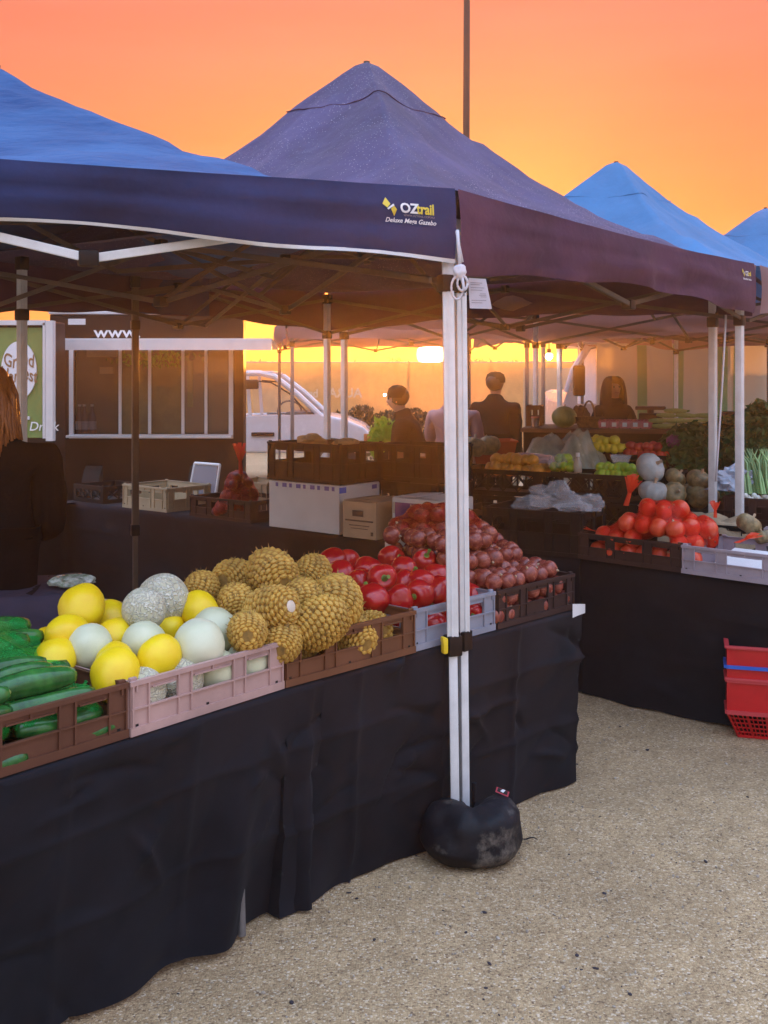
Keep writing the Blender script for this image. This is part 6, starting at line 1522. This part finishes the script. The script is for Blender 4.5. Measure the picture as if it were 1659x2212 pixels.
# ---------------------------------------------------------------- weight bag at the front leg
def sandbag():
    t = empty('weight_bag', (.305, 3.70, 0), 0, 'black scuffed weight bag wrapped round the foot of the front gazebo leg', 'weight bag')
    m = mat('black_vinyl_bag', (.010, .010, .014), .55, var=.4, vscale=6, bump=.5, bscale=14, bdist=.012, spec=.22)
    nt = m.node_tree; N = nt.nodes; L = nt.links; b = N['Principled BSDF']; old = b.inputs['Base Color'].links[0].from_socket
    tc = N.new('ShaderNodeTexCoord'); nz = N.new('ShaderNodeTexNoise'); nz.inputs['Scale'].default_value = 16; nz.inputs['Detail'].default_value = 8; nz.inputs['Roughness'].default_value = .75; L.new(tc.outputs['Object'], nz.inputs[0])
    n2 = N.new('ShaderNodeTexNoise'); n2.inputs['Scale'].default_value = 5; L.new(tc.outputs['Object'], n2.inputs[0])
    mu = N.new('ShaderNodeMath'); mu.operation = 'MULTIPLY'; L.new(nz.outputs[0], mu.inputs[0]); L.new(n2.outputs[0], mu.inputs[1])
    cr = N.new('ShaderNodeMapRange'); cr.inputs[1].default_value = .28; cr.inputs[2].default_value = .40; L.new(mu.outputs[0], cr.inputs[0])
    mx = N.new('ShaderNodeMix'); mx.data_type = 'RGBA'; L.new(cr.outputs[0], mx.inputs[0]); L.new(old, mx.inputs[6]); mx.inputs[7].default_value = (.14, .12, .10, 1); L.new(mx.outputs[2], b.inputs['Base Color'])
    g = MB(); nu, nv = 60, 28; rings = []
    for i in range(nu + 1):
        s = i / nu; a = R(-168 + 336 * s) - math.pi / 2; e = (math.sin(math.pi * (.04 + .92 * s))) ** .34; ring = []
        R_ = .082
        for j in range(nv):
            b_ = 2 * math.pi * j / nv; rx, rz = .080 * e, .108 * e * (1 - .12 * math.exp(-((s - .5) / .14) ** 2))
            x = math.cos(b_); z = math.sin(b_)
            x = math.copysign(abs(x) ** .8, x); z = math.copysign(abs(z) ** .8, z)
            h = .10 * (1 - .06 * math.exp(-((s - .5) / .14) ** 2)) + z * rz; h = max(.004, h)
            rr = R_ + x * rx * (1 + .12 * (z < 0))
            p = Vector((math.cos(a) * rr * 1.12, math.sin(a) * rr, h))
            n_ = noise.noise(p * 9) * .014 - abs(noise.noise(p * 16)) * .014 + abs(noise.noise(p * 34)) * .006 - .012 * math.exp(-((s - .5) / .03) ** 2) * (z > 0)
            p.x += math.cos(a) * n_; p.y += math.sin(a) * n_; p.z += n_ * .7 * (p.z > .02); ring.append(g.bm.verts.new(p))
        rings.append(ring)
    for a, b2 in zip(rings[:-1], rings[1:]):
        for k in range(nv): g.bm.faces.new((a[k], a[(k + 1) % nv], b2[(k + 1) % nv], b2[k]))
    g.bm.faces.new(rings[0]); g.bm.faces.new(rings[-1])
    g.build('bag', m, t, smooth='all')
    g = MB(); g.grid(lambda s, v: Vector((.13 + .11 * s, .10 - .03 * s + .012 * v, .014 + .05 * (1 - s) ** 2 + .01 * math.sin(s * 9))), 14, 2); g.build('strap', M_CLOTH, t)
    g = MB(); g.tube([(.02, .155, .03), (.02, .13, .20)], .008, 6)
    g.build('strap', M_CLOTH, t)
    def pt(s, v, e): return Vector((.085 + .042 * s + .006 * v, .030 - .022 * s + .010 * v, .200 + .014 * v - .010 * s + e))
    g = MB(); g.face([pt(0, 0, .006), pt(1, 0, .006), pt(1.0, 1, .006), pt(0, 1, .006)]); g.build('patch', mat('red_patch', (.45, .03, .05), .6), t)
    g = MB(); g.face([pt(.12, .15, .008), pt(.9, .15, .008), pt(.9, .85, .008), pt(.12, .85, .008)]); g.build('patch', M_PLASTIC_K, t)
    g = MB(); g.face([pt(.35, .3, .010), pt(.6, .2, .010), pt(.72, .8, .010), pt(.5, .8, .010)]); g.build('patch', M_WHITE, t)
sandbag()

# ---------------------------------------------------------------- stacked shopping baskets
def basket(z0, label, m):
    t = empty('shopping_basket', (1.845, 4.98, z0), -.28, label, 'basket', 'stacked red shopping baskets')
    w0, d0, w1, d1, h = .37, .25, .47, .34, .27
    def lerp(k, sx, sy):
        k_ = k; k = 1 if k > .43 else k / .43 * .75; z_ = k_; return Vector((sx * (w0 + (w1 - w0) * k) / 2, sy * (d0 + (d1 - d0) * k) / 2, h * z_ + .004))
    cs = [(-1, -1), (1, -1), (1, 1), (-1, 1)]
    g = MB(); sp = .44
    for i in range(4):
        a, b = cs[i], cs[(i + 1) % 4]
        # solid upper band
        g.face([lerp(sp, *a), lerp(sp, *b), lerp(1, *b), lerp(1, *a)])
        nn = 22 if i % 2 == 0 else 15
        for k in range(nn + 1):
            f = k / nn; p0 = lerp(0, *a).lerp(lerp(0, *b), f); p1 = lerp(sp, *a).lerp(lerp(sp, *b), f); g.beam(p0, p1, .004 if k % 4 else .012, .004)
        for k in range(6):
            f = sp * k / 5.5; g.beam(lerp(f, *a), lerp(f, *b), .004, .006 if k else .012)
    bmesh.ops.create_grid(g.bm, x_segments=1, y_segments=1, size=.5, matrix=Matrix.Translation((0, 0, .006)) @ Matrix.Diagonal((w0, d0, 1, 1)))
    g.build('body', m, t)
    g = MB(); pts = [lerp(1, *c) * 1.0 for c in cs] 
    for i in range(4):
        a, b = pts[i], pts[(i + 1) % 4]; d = (b - a).normalized() * .006; g.beam(a - d, b + d, .022, .014, bev=.004)
    g.build('rim', mat('basket_rim', (.55, .05, .06), .4), t, smooth=True)
    g = MB(); 
    for i in range(4):
        a, b = lerp(sp, *cs[i]), lerp(sp, *cs[(i + 1) % 4]); g.beam(a, b, .016, .018)
    g.build('lower_rim', MATS['basket_rim'], t)
    return t
M_RED = mat('red_basket_plastic', (.55, .008, .012), .35, var=.12, sss=.0)
basket(0.004, 'bottom red shopping basket with an open grid base on the gravel', M_RED)
tb = basket(.15, 'top red shopping basket nested over the other, with a blue band', M_RED)
g = MB(); 
for i, (a, b) in enumerate((((-.237, -.172), (.237, -.172)), ((.237, -.172), (.237, .172)), ((.237, .172), (-.237, .172)), ((-.237, .172), (-.237, -.172)))): g.beam((*a, 0), (*b, 0), .022, .014)
o = g.build('handle_band', mat('blue_plastic', (.02, .12, .55), .4), tb); o.location = (0, 0, .185)

# ---------------------------------------------------------------- rope and paper hanging at the shared corner
def tape():
    t = empty('cord', (0, 0, 0), 0, 'white cord knotted and looped round the joined gazebo legs', 'cord'); m = mat('white_cord', (.62, .60, .64), .6)
    g = MB(); g.tube([P(988, 497, 3.64), P(990, 530, 3.635), P(994, 578, 3.63)], .006, 8); g.tube([P(986, 500, 3.645), P(999, 566, 3.63)], .0045, 8); g.build('cord_strand', m, t, smooth='all')
    g = MB(); c = P(993, 588, 3.63)
    bmesh.ops.create_icosphere(g.bm, subdivisions=3, radius=.023, matrix=Matrix.Translation(c) @ Matrix.Diagonal((1, .8, 1.1, 1)))
    for v in g.bm.verts: v.co += (v.co - c) * .35 * noise.noise(v.co * 60)
    g.build('knot', m, t, smooth='all')
    for k, (cx, cy, rx, ry) in enumerate(((988, 622, 13, 25), (999, 612, 11, 16))):
        g = MB(); g.tube([P(cx + rx * math.cos(a / 14 * 2 * math.pi), cy + ry * math.sin(a / 14 * 2 * math.pi), 3.628 - .006 * k) for a in range(15)], .0042, 8); g.build('loop', m, t, smooth='all')
    g = MB(); g.tube([P(999, 600, 3.62), P(1003, 625, 3.62), P(1002, 640, 3.62)], .0045, 8); g.build('cord_strand', m, t, smooth='all')
tape()
g = MB(); D_ = 3.63
def pf(s, v):
    x = 1012 + 38 * s + 9 * v * s + 3 * v; y = 600 + 66 * v + 2 * s
    q = P(x, y, D_); q.y += .010 * math.sin(v * 3 + s * 2) ; return q
g.grid(pf, 8, 12); o = g.build('paper_notice', mat('notice_paper', (.62, .58, .62), .7, trn=.3), smooth='all'); tag(o, 'white paper notice hanging beside the joined gazebo legs', 'notice')
g = MB()
for r_, (v, s0, s1) in enumerate(((.14, .1, .75), (.20, .1, .6), (.30, .1, .82), (.38, .1, .7), (.50, .55, .85), (.55, .5, .85), (.60, .55, .85), (.72, .1, .8), (.80, .1, .6))):
    q = [pf(s0, v), pf(s1, v), pf(s1, v + .018), pf(s0, v + .018)]; g.face([p + Vector((0, -.003, 0)) for p in q])
g.build('print', mat('grey_ink', (.25, .22, .24), .8), o)
g = MB(); g.tube([P(1568, 680, 6.0), P(1560, 830, 6.02), P(1549, 1000, 6.05), P(1546, 1040, 6.06)], .006, 6); o = g.build('guy_rope', MATS['white_cord'], smooth='all'); tag(o, 'thin white guy rope hanging beside the left one of the two right legs', 'rope')
for pr in (pI, pM, pTo, pQ, pG): kill(pr)
# ---------------------------------------------------------------- added haze volume, its warm scatter stands in for lens flare
HZ = 0.0064
g = MB(); g.box((0, 28, 3.4), (150, 84, 8.8)); hz = g.build('haze', mat('flare_haze', (1, 1, 1))); tag(hz, kind='stuff')
def haze_m():
    m = hz.data.materials[0]; nt = m.node_tree; nt.nodes.clear()
    o = nt.nodes.new('ShaderNodeOutputMaterial'); v = nt.nodes.new('ShaderNodeVolumePrincipled')
    v.inputs['Color'].default_value = (1, .86, .66, 1); v.inputs['Density'].default_value = HZ; v.inputs['Anisotropy'].default_value = .76
    nt.links.new(v.outputs[0], o.inputs['Volume'])
haze_m(); hz.display_type = 'WIRE'
for _p in (pY, pW, pN, pP, pPs, *pC, pO, pO2): kill(_p)
